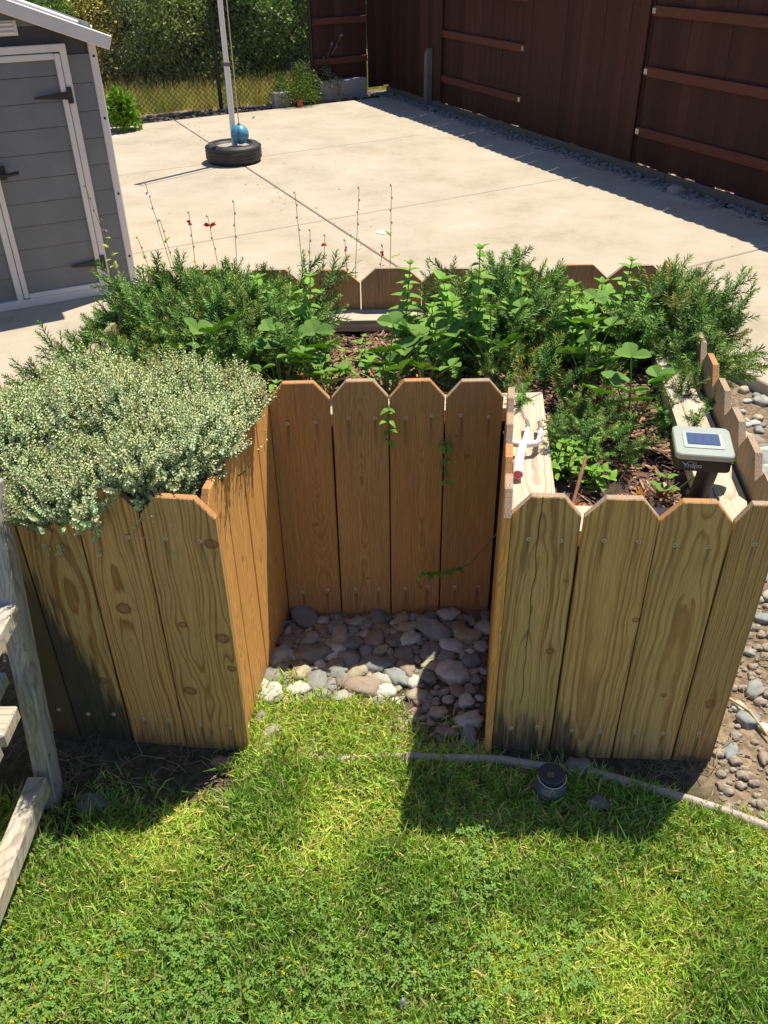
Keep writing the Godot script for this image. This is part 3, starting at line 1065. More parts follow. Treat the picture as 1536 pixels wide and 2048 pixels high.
func make_trees() -> void:
	var bark := noisemat([[0.0, lin(0.06, 0.045, 0.035)], [1.0, lin(0.16, 0.13, 0.10)]], 0.02, 0.8, 0.95, 61)
	var lm := leafmat(0.5, Color(0.6, 0.7, 0.2))
	var kinds := [
		[Color(0.09, 0.16, 0.05), Color(0.22, 0.32, 0.10), "dark green oak", 0.075],
		[Color(0.19, 0.24, 0.085), Color(0.40, 0.44, 0.16), "olive green brush oak", 0.06],
		[Color(0.20, 0.25, 0.14), Color(0.42, 0.47, 0.28), "grey green shrub", 0.05],
		[Color(0.32, 0.27, 0.09), Color(0.55, 0.46, 0.16), "yellowish brown shrub", 0.055],
		[Color(0.03, 0.06, 0.03), Color(0.07, 0.115, 0.05), "blackish green pine", 0.09]]
	var tw := []
	for k in 5:
		var v := []
		for j in 2: v.append(twig(400 + k * 10 + j, 46, kinds[k][3], 0.24, kinds[k][0], kinds[k][1]).mesh(lm))
		tw.append(v)
	# along-fence offset from the black post, distance behind the fence, height, crown radius, kind, wording
	var list := [
		[3.9, 2.0, 2.5, 1.15, 1, "olive brush beside the grey shed's roof edge"],
		[2.6, 2.3, 2.2, 0.95, 0, "dark leafy bush just right of the shed roof"],
		[1.5, 2.9, 2.9, 1.05, 3, "yellowish tinged shrub left of the black fence post"],
		[0.45, 2.9, 2.2, 0.9, 2, "grey green rounded shrub close behind the black fence post"],
		[-0.35, 2.3, 1.9, 0.8, 1, "olive bush behind the white pole"],
		[-1.25, 2.3, 1.7, 0.8, 0, "low dark bush right of the white pole"],
		[-2.3, 2.6, 2.3, 0.95, 0, "dark bush beside the end of the brown fence"],
		[5.6, 5.5, 4.5, 1.9, 0, "tall dark oak hidden partly by the shed roof"],
		[3.2, 6.5, 4.8, 1.9, 0, "tall dark oak above the bushes right of the shed"],
		[1.0, 6.8, 4.2, 1.6, 1, "olive oak behind the yellowish shrub"],
		[-0.9, 6.4, 5.0, 1.9, 4, "blackish pine behind the white pole"],
		[-3.0, 6.2, 5.2, 2.0, 4, "blackish pine behind the fence corner"],
		[-5.4, 6.6, 5.0, 2.0, 0, "dark oak rising behind the brown fence"],
		[-8.0, 7.0, 5.0, 2.1, 0, "dark oak further right behind the brown fence"],
		[8.2, 7.5, 5.2, 2.2, 0, "dark oak far left behind the shed"],
		[2.2, 10.5, 6.0, 2.5, 2, "grey green tree on the slope behind the oaks"],
		[-1.8, 11.0, 6.5, 2.6, 0, "dark tree on the slope behind the pines"],
		[6.2, 11.5, 6.3, 2.6, 1, "olive tree on the slope at far left"],
		[-6.0, 11.5, 6.3, 2.6, 4, "blackish pine on the slope at right"]]
	var origin := Vector2(-2.38, -14.35)
	var al := Vector2(-0.863, 0.505)
	var aw := Vector2(-0.503, -0.864)
	for t in list:
		var p: Vector2 = origin + al * t[0] + aw * t[1]
		var gy := ground_y(p.x, p.y)
		var h: float = t[2]
		var cr: float = t[3]
		var kind: Array = kinds[t[4]]
		var o := thing("tree" if h > 3.0 else "bush", t[5], "tree" if h > 3.0 else "bush", Vector3(p.x, gy, p.y), "trees and brush beyond the chain link fence")
		var b := Buf.new()
		var top := Vector3(rf(-0.2, 0.2), h * 0.75, rf(-0.2, 0.2))
		var tr := 0.028 * h
		b.tube([Vector3(0, -0.1, 0), top * 0.35 + Vector3(rf(-0.1, 0.1), 0, rf(-0.1, 0.1)), top], tr, tr * 0.3, 8)
		var blobs := []
		for k in 12:
			var an := k * 2.4 + rng.randf() * 1.5
			var hh := h * clampf(0.10 + 0.80 * k / 11.0 + rf(-0.08, 0.08), 0.06, 0.95)
			var rr := cr * (0.68 if k < 9 else 0.3) * rf(0.6, 1.25)
			var q := Vector3(cos(an) * rr, hh, sin(an) * rr)
			blobs.append([q, cr * rf(0.28, 0.58)])
			b.tube([top * clampf(hh / h - 0.2, 0.05, 0.9), q * Vector3(0.6, 0.95, 0.6), q], tr * 0.4, tr * 0.1, 5)
		part(b.mesh(bark), "trunk", o)
		var xs := []
		var cols := []
		for bl in blobs:
			var cnt := int(70 * clampf(bl[1] / 0.5, 0.6, 2.2))
			for k in cnt:
				var d := Vector3(rng.randfn(), rng.randfn() * 0.8, rng.randfn()).normalized()
				var q: Vector3 = bl[0] + d * bl[1] * pow(rng.randf(), 0.4)
				if q.y < 0.1: q.y = rf(0.1, 0.4)
				xs.append(frame((d + Vector3(0, 0.5, 0)).normalized(), q, rf(0, TAU), rf(0.7, 1.2)))
				var g := rf(0.6, 1.8) * (1.15 if d.y > 0.2 else 0.95)
				cols.append(Color(g * rf(0.95, 1.1), g, g * 0.95))
		multi("crown", o, tw[t[4]][rng.randi() % 2], xs, cols)
	# dry grass and weeds beyond the chain link
	var gb := Buf.new()
	var r := RandomNumberGenerator.new()
	r.seed = 88
	for k in 26:
		var a := Vector3(r.randf_range(-0.12, 0.12), 0, r.randf_range(-0.12, 0.12))
		var d := Vector3(r.randf_range(-0.3, 0.3), 1, r.randf_range(-0.3, 0.3)).normalized()
		var l := r.randf_range(0.2, 0.5)
		var sd := d.cross(Vector3(r.randfn(), 0, r.randfn())).normalized() * 0.004
		var g := r.randf_range(0.7, 1.2)
		gb.col = Color(0.62 * g, 0.53 * g, 0.30 * g) if r.randf() < 0.7 else Color(0.27 * g, 0.34 * g, 0.11 * g)
		gb.quad(a - sd, a + sd, a + d * l * 0.6 + sd, a + d * l * 0.6 - sd)
		gb.tri(a + d * l * 0.6 - sd, a + d * l * 0.6 + sd, a + d * l + Vector3(d.x, -0.2, d.z) * 0.06)
		if r.randf() < 0.4:
			gb.col = Color(0.46 * g, 0.38 * g, 0.2 * g)
			var q := a + d * l
			gb.quad(q + Vector3(-0.009, -0.02, 0), q + Vector3(0.009, -0.02, 0), q + Vector3(0.005, 0.03, 0), q + Vector3(-0.005, 0.03, 0))
	var wm := gb.mesh(lm)
	var xs := []
	var cols := []
	for k in 2600:
		var s := rf(-4.0, 8.0)
		var w := 0.55 + pow(rng.randf(), 1.2) * 3.6
		var p := origin + al * s + aw * (w - 0.35)
		var sc := rf(0.45, 0.85) * (0.8 if w < 1.0 else 1.0)
		xs.append(Transform3D(Basis(Vector3.UP, rf(0, TAU)).scaled(Vector3(sc, sc, sc)), Vector3(p.x, ground_y(p.x, p.y), p.y)))
		var g := rf(0.7, 1.2)
		var gr := clampf(0.5 + nz.get_noise_2d(p.x * 12.0, p.y * 12.0) * 1.6, 0, 1)
		cols.append(Color(g * 1.45, g * 1.3, g * 1.25).lerp(Color(g * 0.9, g * 1.05, g * 0.75), gr * 0.7))
	multi("dry_grass", self, wm, xs, cols)
	# mulch strip at the back edge of the patio
	var sm := stone_mesh(905).mesh(noisemat([[0.0, lin(0.04, 0.035, 0.032)], [1.0, lin(0.2, 0.17, 0.145)]], 0.02, 0.4, 0.9, 66))
	xs = []
	for k in 900:
		var p3 := patio_pt(-2.89 - rf(0.02, 0.5), rf(-3.2, 3.4))
		var sc := rf(0.015, 0.04)
		xs.append(Transform3D(Basis.from_euler(Vector3(0, rf(0, TAU), rf(-0.4, 0.4))).scaled(Vector3(sc, sc * 0.5, sc * 0.6)), Vector3(p3.x, ground_y(p3.x, p3.z) + 0.03, p3.z)))
	multi("mulch_strip", self, sm, xs)
	# plants standing at the edge of the patio
	var bright := twig(470, 40, 0.10, 0.12, Color(0.16, 0.30, 0.03), Color(0.26, 0.42, 0.06)).mesh(lm)
	var pp := patio_pt(-2.55, -0.95)
	_edge_bush("leafy_plant", "bright yellow green leafy plant between the shed and the chain link", patio_pt(-2.55, -0.80, -0.70), 0.17, 0.5, bright, 34)
	var bush1 := twig(471, 50, 0.035, 0.13, Color(0.10, 0.16, 0.03), Color(0.2, 0.27, 0.05)).mesh(lm)
	_edge_bush("edge_shrub", "yellow green small leaved shrub in front of the grey blocks", patio_pt(-3.12, 2.05, -0.74), 0.42, 0.5, bush1, 90)
	var bush2 := twig(472, 60, 0.04, 0.13, Color(0.13, 0.16, 0.10), Color(0.26, 0.28, 0.19)).mesh(lm)
	var lav := _edge_bush("lavender_bush", "grey green lavender bush with purple flowers before the corner fence", patio_pt(-3.5, 2.55, -0.76), 0.42, 0.68, bush2, 80)
	for k in 6:
		var an := rf(-0.6, 1.2)
		var a := Vector3(0.1, 0.35, 0)
		var e := a + Vector3(0.45 * cos(an), 0.75, 0.25 * sin(an)) * rf(0.4, 0.75)
		var lb := Buf.new()
		lb.col = Color(0.18, 0.2, 0.1)
		lb.tube([a, (a + e) * 0.5 + Vector3(0, 0.02, 0), e], 0.005, 0.004, 4)
		part(lb.mesh(leafmat()), "flower_stem", lav)
		var fb := Buf.new()
		fb.col = Color(0.30, 0.13, 0.36)
		for m in 12:
			fb.xf = frame(Vector3(rng.randfn(), rng.randfn() + 0.6, rng.randfn()), Vector3.ZERO, 0.0, 1.0)
			leaf(fb, 0.035, 0.014, 0.2, 0.1, 2)
		part(fb.mesh(leafmat()), "flower", lav, Transform3D(Basis(), e))
	# grey concrete blocks and flower pot
	var cm := noisemat([[0.0, lin(0.26, 0.25, 0.235)], [1.0, lin(0.42, 0.405, 0.385)]], 0.02, 0.6, 0.9, 67)
	var bl := [[2.9, 0.85, 0.32, "grey concrete block edging at the foot of the corner fence"], [1.75, 0.26, 0.26, "grey concrete block left of the yellow green shrub"]]
	for q in bl:
		var o := part(_boxmesh(Vector3(q[1], q[2], 0.14), 0.01, cm), "concrete_block", self)
		o.transform = Transform3D(Basis(Vector3(0.863, 0, -0.505), Vector3.UP, Vector3(0.505, 0, 0.863)), patio_pt(-3.06 if q[1] < 0.5 else -3.25, q[0], -0.78 + q[2] / 2))
		tag(o, q[3], "block", "grey concrete blocks at the far patio edge")
	var fp := Buf.new()
	fp.lathe([Vector2(0.0, 0), Vector2(0.035, 0), Vector2(0.05, 0.09), Vector2(0.042, 0.09), Vector2(0.036, 0.07), Vector2(0, 0.07)], 14)
	var fo := part(fp.mesh(mat(lin(0.62, 0.09, 0.03), 0.6)), "flower_pot", self, Transform3D(Basis(), patio_pt(-2.84, 1.98, -0.72)))
	tag(fo, "small orange red pot at the far edge of the patio", "pot")

func _edge_bush(called: String, label: String, at: Vector3, rad: float, h: float, tw: Mesh, cnt: int) -> Node3D:
	var o := thing(called, label, "plant", at)
	var b := Buf.new()
	for k in 6: b.tube([Vector3.ZERO, Vector3(rf(-rad, rad) * 0.6, h * 0.7, rf(-rad, rad) * 0.6)], 0.008, 0.004, 5)
	part(b.mesh(mat(lin(0.14, 0.11, 0.06))), "stem", o)
	var xs := []
	for k in cnt:
		var d := Vector3(rng.randfn(), absf(rng.randfn()), rng.randfn()).normalized() * pow(rng.randf(), 0.45)
		xs.append(frame(Vector3(d.x, 0.7, d.z), Vector3(d.x * rad, d.y * h * 0.85 + 0.06, d.z * rad), rf(0, TAU), rf(0.6, 1.0)))
	multi("foliage", o, tw, xs)
	return o

# ---------------------------------------------------------------- tetherball
func make_tetherball() -> void:
	var c := Vector3(-1.70, -0.72, -10.70)
	var o := thing("tetherball_stand", "white pole set in a black tyre filled with concrete", "pole", c)
	var tb := Buf.new()
	tb.lathe([Vector2(0.225, 0.19), Vector2(0.2, 0.17), Vector2(0.2, 0.02), Vector2(0.22, 0.0), Vector2(0.285, 0.0), Vector2(0.312, 0.025), Vector2(0.322, 0.06), Vector2(0.322, 0.14), Vector2(0.312, 0.178), Vector2(0.285, 0.2), Vector2(0.225, 0.2), Vector2(0.225, 0.19)], 40)
	var rubber := noisemat([[0.0, lin(0.018, 0.018, 0.019)], [1.0, lin(0.045, 0.045, 0.047)]], 0.02, 0.5, 0.6, 71, false, 256)
	part(tb.mesh(rubber), "tyre", o)
	for k in 4:
		var gb := Buf.new()
		var yy := 0.045 + k * 0.035
		gb.lathe([Vector2(0.322, yy), Vector2(0.3255, yy + 0.005), Vector2(0.3255, yy + 0.02), Vector2(0.322, yy + 0.025)], 40)
		part(gb.mesh(rubber), "tread_rib", o)
	var cb := Buf.new()
	cb.lathe([Vector2(0.21, 0.0), Vector2(0.21, 0.165), Vector2(0.0, 0.172)], 28)
	part(cb.mesh(mat(lin(0.33, 0.30, 0.25), 0.9)), "concrete_fill", o)
	var wm := mat(lin(0.70, 0.70, 0.69), 0.4)
	var pb := Buf.new()
	pb.tube([Vector3(0.02, 0.16, 0), Vector3(0.02, 1.02, 0)], 0.033, 0.033, 16)
	part(pb.mesh(wm), "pole", o)
	var pb2 := Buf.new()
	pb2.tube([Vector3(0.02, 1.03, 0), Vector3(0.02, 3.1, 0)], 0.029, 0.029, 16)
	part(pb2.mesh(wm), "pole", o)
	var jb := Buf.new()
	jb.tube([Vector3(0.02, 1.0, 0), Vector3(0.02, 1.035, 0)], 0.036, 0.036, 16)
	part(jb.mesh(mat(lin(0.12, 0.12, 0.12), 0.5)), "collar", o)
	var eb := Buf.new()
	eb.tube([Vector3(0.02, 3.08, 0), Vector3(0.10, 3.1, 0.05)], 0.012, 0.008, 8)
	part(eb.mesh(mat(lin(0.3, 0.3, 0.3), 0.4, 0.8)), "hook", o)
	# ball and rope hang from the hook
	var bo := thing("tetherball", "blue panelled tetherball hanging on a thin rope beside the pole", "ball", c + Vector3(0.10, 0.30, 0.05))
	var bb := Buf.new()
	var R := 0.105
	for j in 17:
		var th := PI * j / 16
		for i in 25:
			var ph := TAU * i / 24
			var d := Vector3(sin(th) * cos(ph), cos(th), sin(th) * sin(ph))
			var seam := 1.0
			if i % 6 == 0 or j == 8: seam = 0.985
			bb.col = Color(0.075, 0.30, 0.46) if seam == 1.0 else Color(0.03, 0.14, 0.22)
			bb.vert(d * R * seam, d, Vector2(i / 24.0, j / 16.0))
	for j in 16:
		for i in 24:
			var a := j * 25 + i
			bb.ix.append_array(PackedInt32Array([a, a + 25, a + 1, a + 1, a + 25, a + 26]))
	bb.smooth()
	var bm := mat(Color.WHITE, 0.4)
	bm.vertex_color_use_as_albedo = true
	part(bb.mesh(bm), "ball_shell", bo)
	var rp := Buf.new()
	rp.tube([Vector3(0, 0.12, 0), Vector3(0.0, 2.8, 0.0)], 0.006, 0.006, 6)
	part(rp.mesh(mat(lin(0.55, 0.47, 0.3), 0.9)), "rope", bo)
	var rg := Buf.new()
	rg.lathe([Vector2(0.022, R - 0.006), Vector2(0.014, R + 0.012), Vector2(0.006, R + 0.02)], 10)
	part(rg.mesh(mat(lin(0.05, 0.12, 0.16), 0.5)), "rope_socket", bo)

# ---------------------------------------------------------------- raised bed
func picket_mesh(w: float, h: float, t: float, ex: float, ey: float, face: Material, endm: Material) -> ArrayMesh:
	var b := Buf.new()
	var e := Buf.new()
	var bv := 0.0018
	var ol := [Vector2(-w / 2, 0), Vector2(w / 2, 0), Vector2(w / 2, h - ey), Vector2(w / 2 - ex, h), Vector2(-w / 2 + ex, h), Vector2(-w / 2, h - ey)]
	var inn := [Vector2(-w / 2 + bv, bv), Vector2(w / 2 - bv, bv), Vector2(w / 2 - bv, h - ey - bv * 0.5), Vector2(w / 2 - ex - bv * 0.5, h - bv), Vector2(-w / 2 + ex + bv * 0.5, h - bv), Vector2(-w / 2 + bv, h - ey - bv * 0.5)]
	var zf := t / 2
	for k in range(1, 5):
		b.tri(Vector3(inn[0].x, inn[0].y, zf), Vector3(inn[k].x, inn[k].y, zf), Vector3(inn[k + 1].x, inn[k + 1].y, zf), _bu(inn[0], w, h), _bu(inn[k], w, h), _bu(inn[k + 1], w, h))
		b.tri(Vector3(ol[0].x, ol[0].y, -zf), Vector3(ol[k + 1].x, ol[k + 1].y, -zf), Vector3(ol[k].x, ol[k].y, -zf), _bu(ol[0], w, h), _bu(ol[k + 1], w, h), _bu(ol[k], w, h))
	for k in 6:
		var k2 := (k + 1) % 6
		var p: Vector2 = ol[k]
		var q: Vector2 = ol[k2]
		var pi: Vector2 = inn[k]
		var qi: Vector2 = inn[k2]
		b.quad(Vector3(p.x, p.y, zf - bv), Vector3(q.x, q.y, zf - bv), Vector3(qi.x, qi.y, zf), Vector3(pi.x, pi.y, zf), _bu(p, w, h), _bu(q, w, h), _bu(qi, w, h), _bu(pi, w, h))
		var tg: Buf = e if k in [0, 2, 3, 4] else b
		var l := p.distance_to(q)
		if tg == e:
			tg.quad(Vector3(p.x, p.y, zf - bv), Vector3(p.x, p.y, -zf), Vector3(q.x, q.y, -zf), Vector3(q.x, q.y, zf - bv), Vector2(0, 0), Vector2(0, t / 0.06), Vector2(l / 0.06, t / 0.06), Vector2(l / 0.06, 0))
		else:
			tg.quad(Vector3(p.x, p.y, zf - bv), Vector3(p.x, p.y, -zf), Vector3(q.x, q.y, -zf), Vector3(q.x, q.y, zf - bv), Vector2(0.48, 1.0 - p.y / h), Vector2(0.58, 1.0 - p.y / h), Vector2(0.58, 1.0 - q.y / h), Vector2(0.48, 1.0 - q.y / h))
	var m := b.mesh(face)
	return e.mesh(endm, m)

func make_planter() -> void:
	var o := thing("raised_garden_bed", "keyhole shaped raised garden bed of dog-eared wooden pickets", "garden bed", Vector3(0, 0, 0))
	var pine := Color(0.64, 0.395, 0.15)
	var pined := Color(0.30, 0.125, 0.03)
	var olive := Color(0.58, 0.385, 0.155)
	var olived := Color(0.30, 0.14, 0.04)
	var cedar := Color(0.50, 0.275, 0.115)
	var cedard := Color(0.31, 0.125, 0.035)
	var sc := [[0.28, 0.595, 0.13], [0.76, 0.595, 0.11]]
	var s2 := [[0.28, 0.595, 0.09], [0.76, 0.595, 0.08], [0.3, 0.085, 0.07], [0.75, 0.085, 0.07]]
	var big := {"w": 128, "h": 512}
	var fl := [
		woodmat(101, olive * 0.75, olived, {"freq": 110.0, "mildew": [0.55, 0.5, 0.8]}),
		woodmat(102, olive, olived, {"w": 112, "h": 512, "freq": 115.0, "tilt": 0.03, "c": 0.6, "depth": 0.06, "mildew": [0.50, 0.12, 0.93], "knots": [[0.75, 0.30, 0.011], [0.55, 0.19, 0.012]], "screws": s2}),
		woodmat(103, pine, pined, {"w": 128, "h": 512, "freq": 105.0, "c": 0.42, "depth": 0.012, "tilt": 0.055, "knots": [[0.42, 0.60, 0.016], [0.08, 0.93, 0.010]], "screws": s2, "contrast": 0.75, "mildew": [0.05, 0.0, 0.5]}),
		woodmat(104, pine * 0.95, pined, {"w": 128, "h": 512, "freq": 105.0, "c": 0.45, "depth": 0.01, "tilt": -0.05, "knots": [[0.30, 0.56, 0.009], [0.85, 0.52, 0.014], [0.22, 0.29, 0.013], [0.92, 0.40, 0.009], [0.9, 0.86, 0.012]], "screws": s2, "contrast": 0.75, "mildew": [0.03, 0.03, 0.5]})]
	var fr := [
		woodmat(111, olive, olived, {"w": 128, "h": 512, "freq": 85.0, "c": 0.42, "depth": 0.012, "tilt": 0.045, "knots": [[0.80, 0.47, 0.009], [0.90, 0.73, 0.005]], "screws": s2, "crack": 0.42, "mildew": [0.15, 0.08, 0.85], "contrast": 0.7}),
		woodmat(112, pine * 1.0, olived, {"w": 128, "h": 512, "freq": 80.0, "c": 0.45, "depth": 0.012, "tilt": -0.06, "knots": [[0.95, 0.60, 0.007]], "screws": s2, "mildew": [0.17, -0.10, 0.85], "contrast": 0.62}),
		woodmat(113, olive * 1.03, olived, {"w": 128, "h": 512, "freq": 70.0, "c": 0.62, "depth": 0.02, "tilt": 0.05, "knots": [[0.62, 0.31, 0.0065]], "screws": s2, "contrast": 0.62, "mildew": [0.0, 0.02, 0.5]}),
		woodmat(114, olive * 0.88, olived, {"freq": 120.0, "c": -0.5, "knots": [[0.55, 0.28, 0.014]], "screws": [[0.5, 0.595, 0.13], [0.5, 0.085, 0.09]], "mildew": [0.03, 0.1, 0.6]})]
	var nb := [
		woodmat(121, cedar * 0.95, cedard, {"w": 112, "freq": 260.0, "c": 0.7, "depth": 0.03, "contrast": 0.45, "knots": [[0.62, 0.45, 0.007]], "screws": s2}),
		woodmat(122, cedar * Color(0.98, 1.06, 1.12), cedard, {"w": 112, "freq": 240.0, "c": 0.5, "depth": 0.025, "tilt": 0.03, "contrast": 0.5, "knots": [[0.55, 0.2, 0.004]], "screws": s2}),
		woodmat(123, cedar, cedard, {"w": 112, "freq": 230.0, "c": 0.6, "depth": 0.018, "tilt": -0.04, "contrast": 0.5, "screws": s2}),
		woodmat(124, cedar * Color(0.85, 0.88, 0.9), cedard, {"w": 112, "freq": 260.0, "c": 1.1, "contrast": 0.45, "knots": [[0.4, 0.72, 0.006], [0.2, 0.8, 0.004]], "screws": s2})]
	var nl := []
	for k in 4:
		nl.append(woodmat(131 + k, Color(0.80, 0.42, 0.125), Color(0.48, 0.20, 0.05), {"freq": 230.0, "contrast": 0.5, "knots": [[0.4, 0.75 - 0.13 * k, 0.006], [0.6, 0.35 + 0.1 * k, 0.005]], "mildew": [0.12 - 0.03 * k, 0.06, 0.45], "grey": -0.15}))
	var bkm := []
	for k in 3:
		bkm.append(woodmat(141 + k, Color(0.44, 0.27, 0.135), Color(0.26, 0.13, 0.055), {"w": 112, "h": 320, "bw": 0.19, "freq": 200.0, "contrast": 0.55, "grey": -0.1}))
	var orm := []
	for k in 2:
		orm.append(woodmat(151 + k, Color(0.42, 0.30, 0.175), Color(0.26, 0.16, 0.085), {"h": 320, "freq": 170.0, "contrast": 0.5, "grey": 0.15, "knots": [[0.55, 0.8, 0.009]]}))
	var endm := woodmat(161, Color(0.46, 0.33, 0.21), Color(0.25, 0.15, 0.085), {"w": 96, "h": 96, "bw": 0.06, "bl": 0.06, "freq": 330.0, "c": 0.2, "depth": 0.004, "tilt": 0.6, "contrast": 0.85, "grey": 0.2})
	var endo := woodmat(162, Color(0.52, 0.27, 0.11), Color(0.28, 0.12, 0.04), {"w": 96, "h": 96, "bw": 0.06, "bl": 0.06, "freq": 330.0, "c": 0.8, "depth": 0.004, "tilt": -0.6, "contrast": 0.8})
	var shead := mat(lin(0.60, 0.46, 0.28), 0.5)
	var shole := mat(lin(0.03, 0.025, 0.02), 0.8)
	var scb := Buf.new()
	scb.lathe([Vector2(0.0047, -0.001), Vector2(0.0047, 0.0012), Vector2(0.0036, 0.002), Vector2(0.0018, 0.002), Vector2(0.0016, 0.001), Vector2(0.0, 0.001)], 12)
	var smesh := scb.mesh(shead)
	var rh := Buf.new()
	rh.xf = Transform3D(Basis(), Vector3(0, 0.0011, 0))
	rh.lathe([Vector2(0.0017, 0.0), Vector2(0.0, 0.0003)], 8)
	rh.mesh(shole, smesh)
	var tk := 0.015
	# [start, end, offsets of the joints along the wall, materials, end-grain, top height, screws on show]
	var walls := [
		[Vector2(-0.775, -1.372), Vector2(-0.312, -1.308), [0.0, 0.062, 0.190, 0.319, 0.468], fl, [endm, endm, endo, endo], 0.688, true],
		[Vector2(0.234, -1.302), Vector2(0.725, -1.268), [0.0, 0.132, 0.271, 0.404, 0.492], fr, [endm, endm, endo, endm], 0.688, true],
		[Vector2(-0.262, -1.778), Vector2(0.283, -1.79), [0.0, 0.144, 0.278, 0.409, 0.545], nb, [endo, endm, endo, endm], 0.69, true],
		[Vector2(-0.329, -1.318), Vector2(-0.264, -1.775), [0.0, 0.115, 0.237, 0.357, 0.475], nl, [endo, endo, endm, endo], 0.69, false],
		[Vector2(0.286, -1.786), Vector2(0.216, -1.289), [0.0, 0.125, 0.25, 0.375, 0.50], [nl[1], nb[1], nb[2], nl[2]], [endm, endm, endo, endm], 0.688, false],
		[Vector2(0.728, -1.284), Vector2(0.897, -2.655), [0.0, 0.14, 0.28, 0.42, 0.56, 0.70, 0.84, 0.98, 1.12, 1.26, 1.38], orm, [endm, endm, endm, endm, endo], 0.68, false],
		[Vector2(0.905, -2.671), Vector2(-0.71, -2.671), [0.0, 0.19, 0.385, 0.58, 0.775, 0.970, 1.155, 1.35, 1.545, 1.615], bkm, [endm, endo, endm, endm], 0.662, false],
		[Vector2(-0.698, -2.655), Vector2(-0.787, -1.376), [0.0, 0.14, 0.28, 0.42, 0.56, 0.70, 0.84, 0.98, 1.12, 1.28], orm, [endm], 0.68, false]]
	for wl in walls:
		var p0: Vector2 = wl[0]
		var p1: Vector2 = wl[1]
		var d2 := (p1 - p0).normalized()
		var dx := Vector3(d2.x, 0, d2.y)
		var outw := dx.cross(Vector3.UP)
		var offs: Array = wl[2]
		for k in offs.size() - 1:
			var w: float = offs[k + 1] - offs[k] - 0.0035
			var h: float = wl[5] + rf(-0.005, 0.005)
			if wl[0].x == -0.262 and k == 3: h += 0.008
			var ms: Array = wl[3]
			var es: Array = wl[4]
			var ex := minf(0.035, w * 0.28) if w < 0.16 else 0.048
			var pm := picket_mesh(w, h + 0.02, tk, ex, 0.042, ms[k % ms.size()], es[k % es.size()])
			var mid: float = (offs[k] + offs[k + 1]) * 0.5
			var at := Vector3(p0.x, -0.02, p0.y) + dx * mid - outw * (tk * 0.5 + rf(0.0, 0.0015))
			var bs := Basis(dx, Vector3.UP, outw) * Basis(Vector3(0, 0, 1), rf(-0.003, 0.003)) * Basis(Vector3(0, 1, 0), rf(-0.006, 0.006))
			var pk := part(pm, "picket", o, Transform3D(bs, at))
			if wl[6]:
				for uu in ([0.5] if w < 0.1 else [0.28, 0.76]):
					for yy in [0.617, 0.105]:
						part(smesh, "screw", pk, Transform3D(Basis(Vector3.RIGHT, PI / 2), Vector3((uu + rf(-0.02, 0.02) - 0.5) * w, yy + rf(-0.006, 0.006), tk / 2 + 0.001)))
	# flat capping planks inside the walls
	var capm := []
	for k in 3:
		capm.append(woodmat(171 + k, Color(0.60, 0.50, 0.37), Color(0.40, 0.28, 0.165), {"w": 96, "h": 512, "bw": 0.09, "bl": 0.6, "freq": 150.0, "contrast": 0.6, "tilt": 0.05, "grey": 0.1, "knots": [[0.5, 0.25, 0.006]], "crack": 0.35 if k == 0 else -1.0}))
	var caps := [
		[[Vector2(-0.285, -1.797), Vector2(0.301, -1.824), Vector2(0.393, -1.905), Vector2(-0.30, -1.888)], 0.60],
		[[Vector2(0.2345, -1.322), Vector2(0.333, -1.322), Vector2(0.392, -1.900), Vector2(0.303, -1.822)], 0.60],
		[[Vector2(0.337, -1.322), Vector2(0.613, -1.303), Vector2(0.617, -1.39), Vector2(0.34, -1.408)], 0.60],
		[[Vector2(0.616, -1.302), Vector2(0.704, -1.293), Vector2(0.868, -2.645), Vector2(0.782, -2.55)], 0.60],
		[[Vector2(-0.67, -2.56), Vector2(0.775, -2.56), Vector2(0.77, -2.6535), Vector2(-0.67, -2.6535)], 0.53],
		[[Vector2(-0.765, -1.392), Vector2(-0.347, -1.334), Vector2(-0.347, -1.42), Vector2(-0.765, -1.48)], 0.60],
		[[Vector2(-0.345, -1.334), Vector2(-0.281, -1.79), Vector2(-0.37, -1.79), Vector2(-0.43, -1.425)], 0.598],
		[[Vector2(-0.77, -1.482), Vector2(-0.683, -1.482), Vector2(-0.60, -2.555), Vector2(-0.685, -2.555)], 0.599]]
	var ci := 0
	for c in caps:
		var b := Buf.new()
		var tp := []
		for p in c[0]: tp.append(Vector3(p.x, c[1], p.y))
		# texture runs along the longer side
		var l1: float = tp[0].distance_to(tp[1])
		var l2: float = tp[1].distance_to(tp[2])
		var us := [Vector2(0, 0), Vector2(0, 1), Vector2(1, 1), Vector2(1, 0)] if l1 > l2 else [Vector2(0, 0), Vector2(1, 0), Vector2(1, 1), Vector2(0, 1)]
		b.quad(tp[0], tp[1], tp[2], tp[3], us[0], us[1], us[2], us[3])
		var dn := Vector3(0, -0.036, 0)
		b.quad(tp[3] + dn, tp[2] + dn, tp[1] + dn, tp[0] + dn, us[3], us[2], us[1], us[0])
		for k in 4:
			var k2 := (k + 1) % 4
			b.quad(tp[k] + dn, tp[k2] + dn, tp[k2], tp[k], Vector2(0.3, 0), Vector2(0.3, 1), Vector2(0.7, 1), Vector2(0.7, 0))
		part(b.mesh(capm[ci % 3]), "cap_plank", o)
		ci += 1
	# soil inside
	var poly := PackedVector2Array([Vector2(-0.765, -1.385), Vector2(-0.345, -1.33), Vector2(-0.282, -1.795), Vector2(0.30, -1.81), Vector2(0.236, -1.32), Vector2(0.708, -1.29), Vector2(0.878, -2.65), Vector2(-0.68, -2.65)])
	var b := Buf.new()
	var st := 0.025
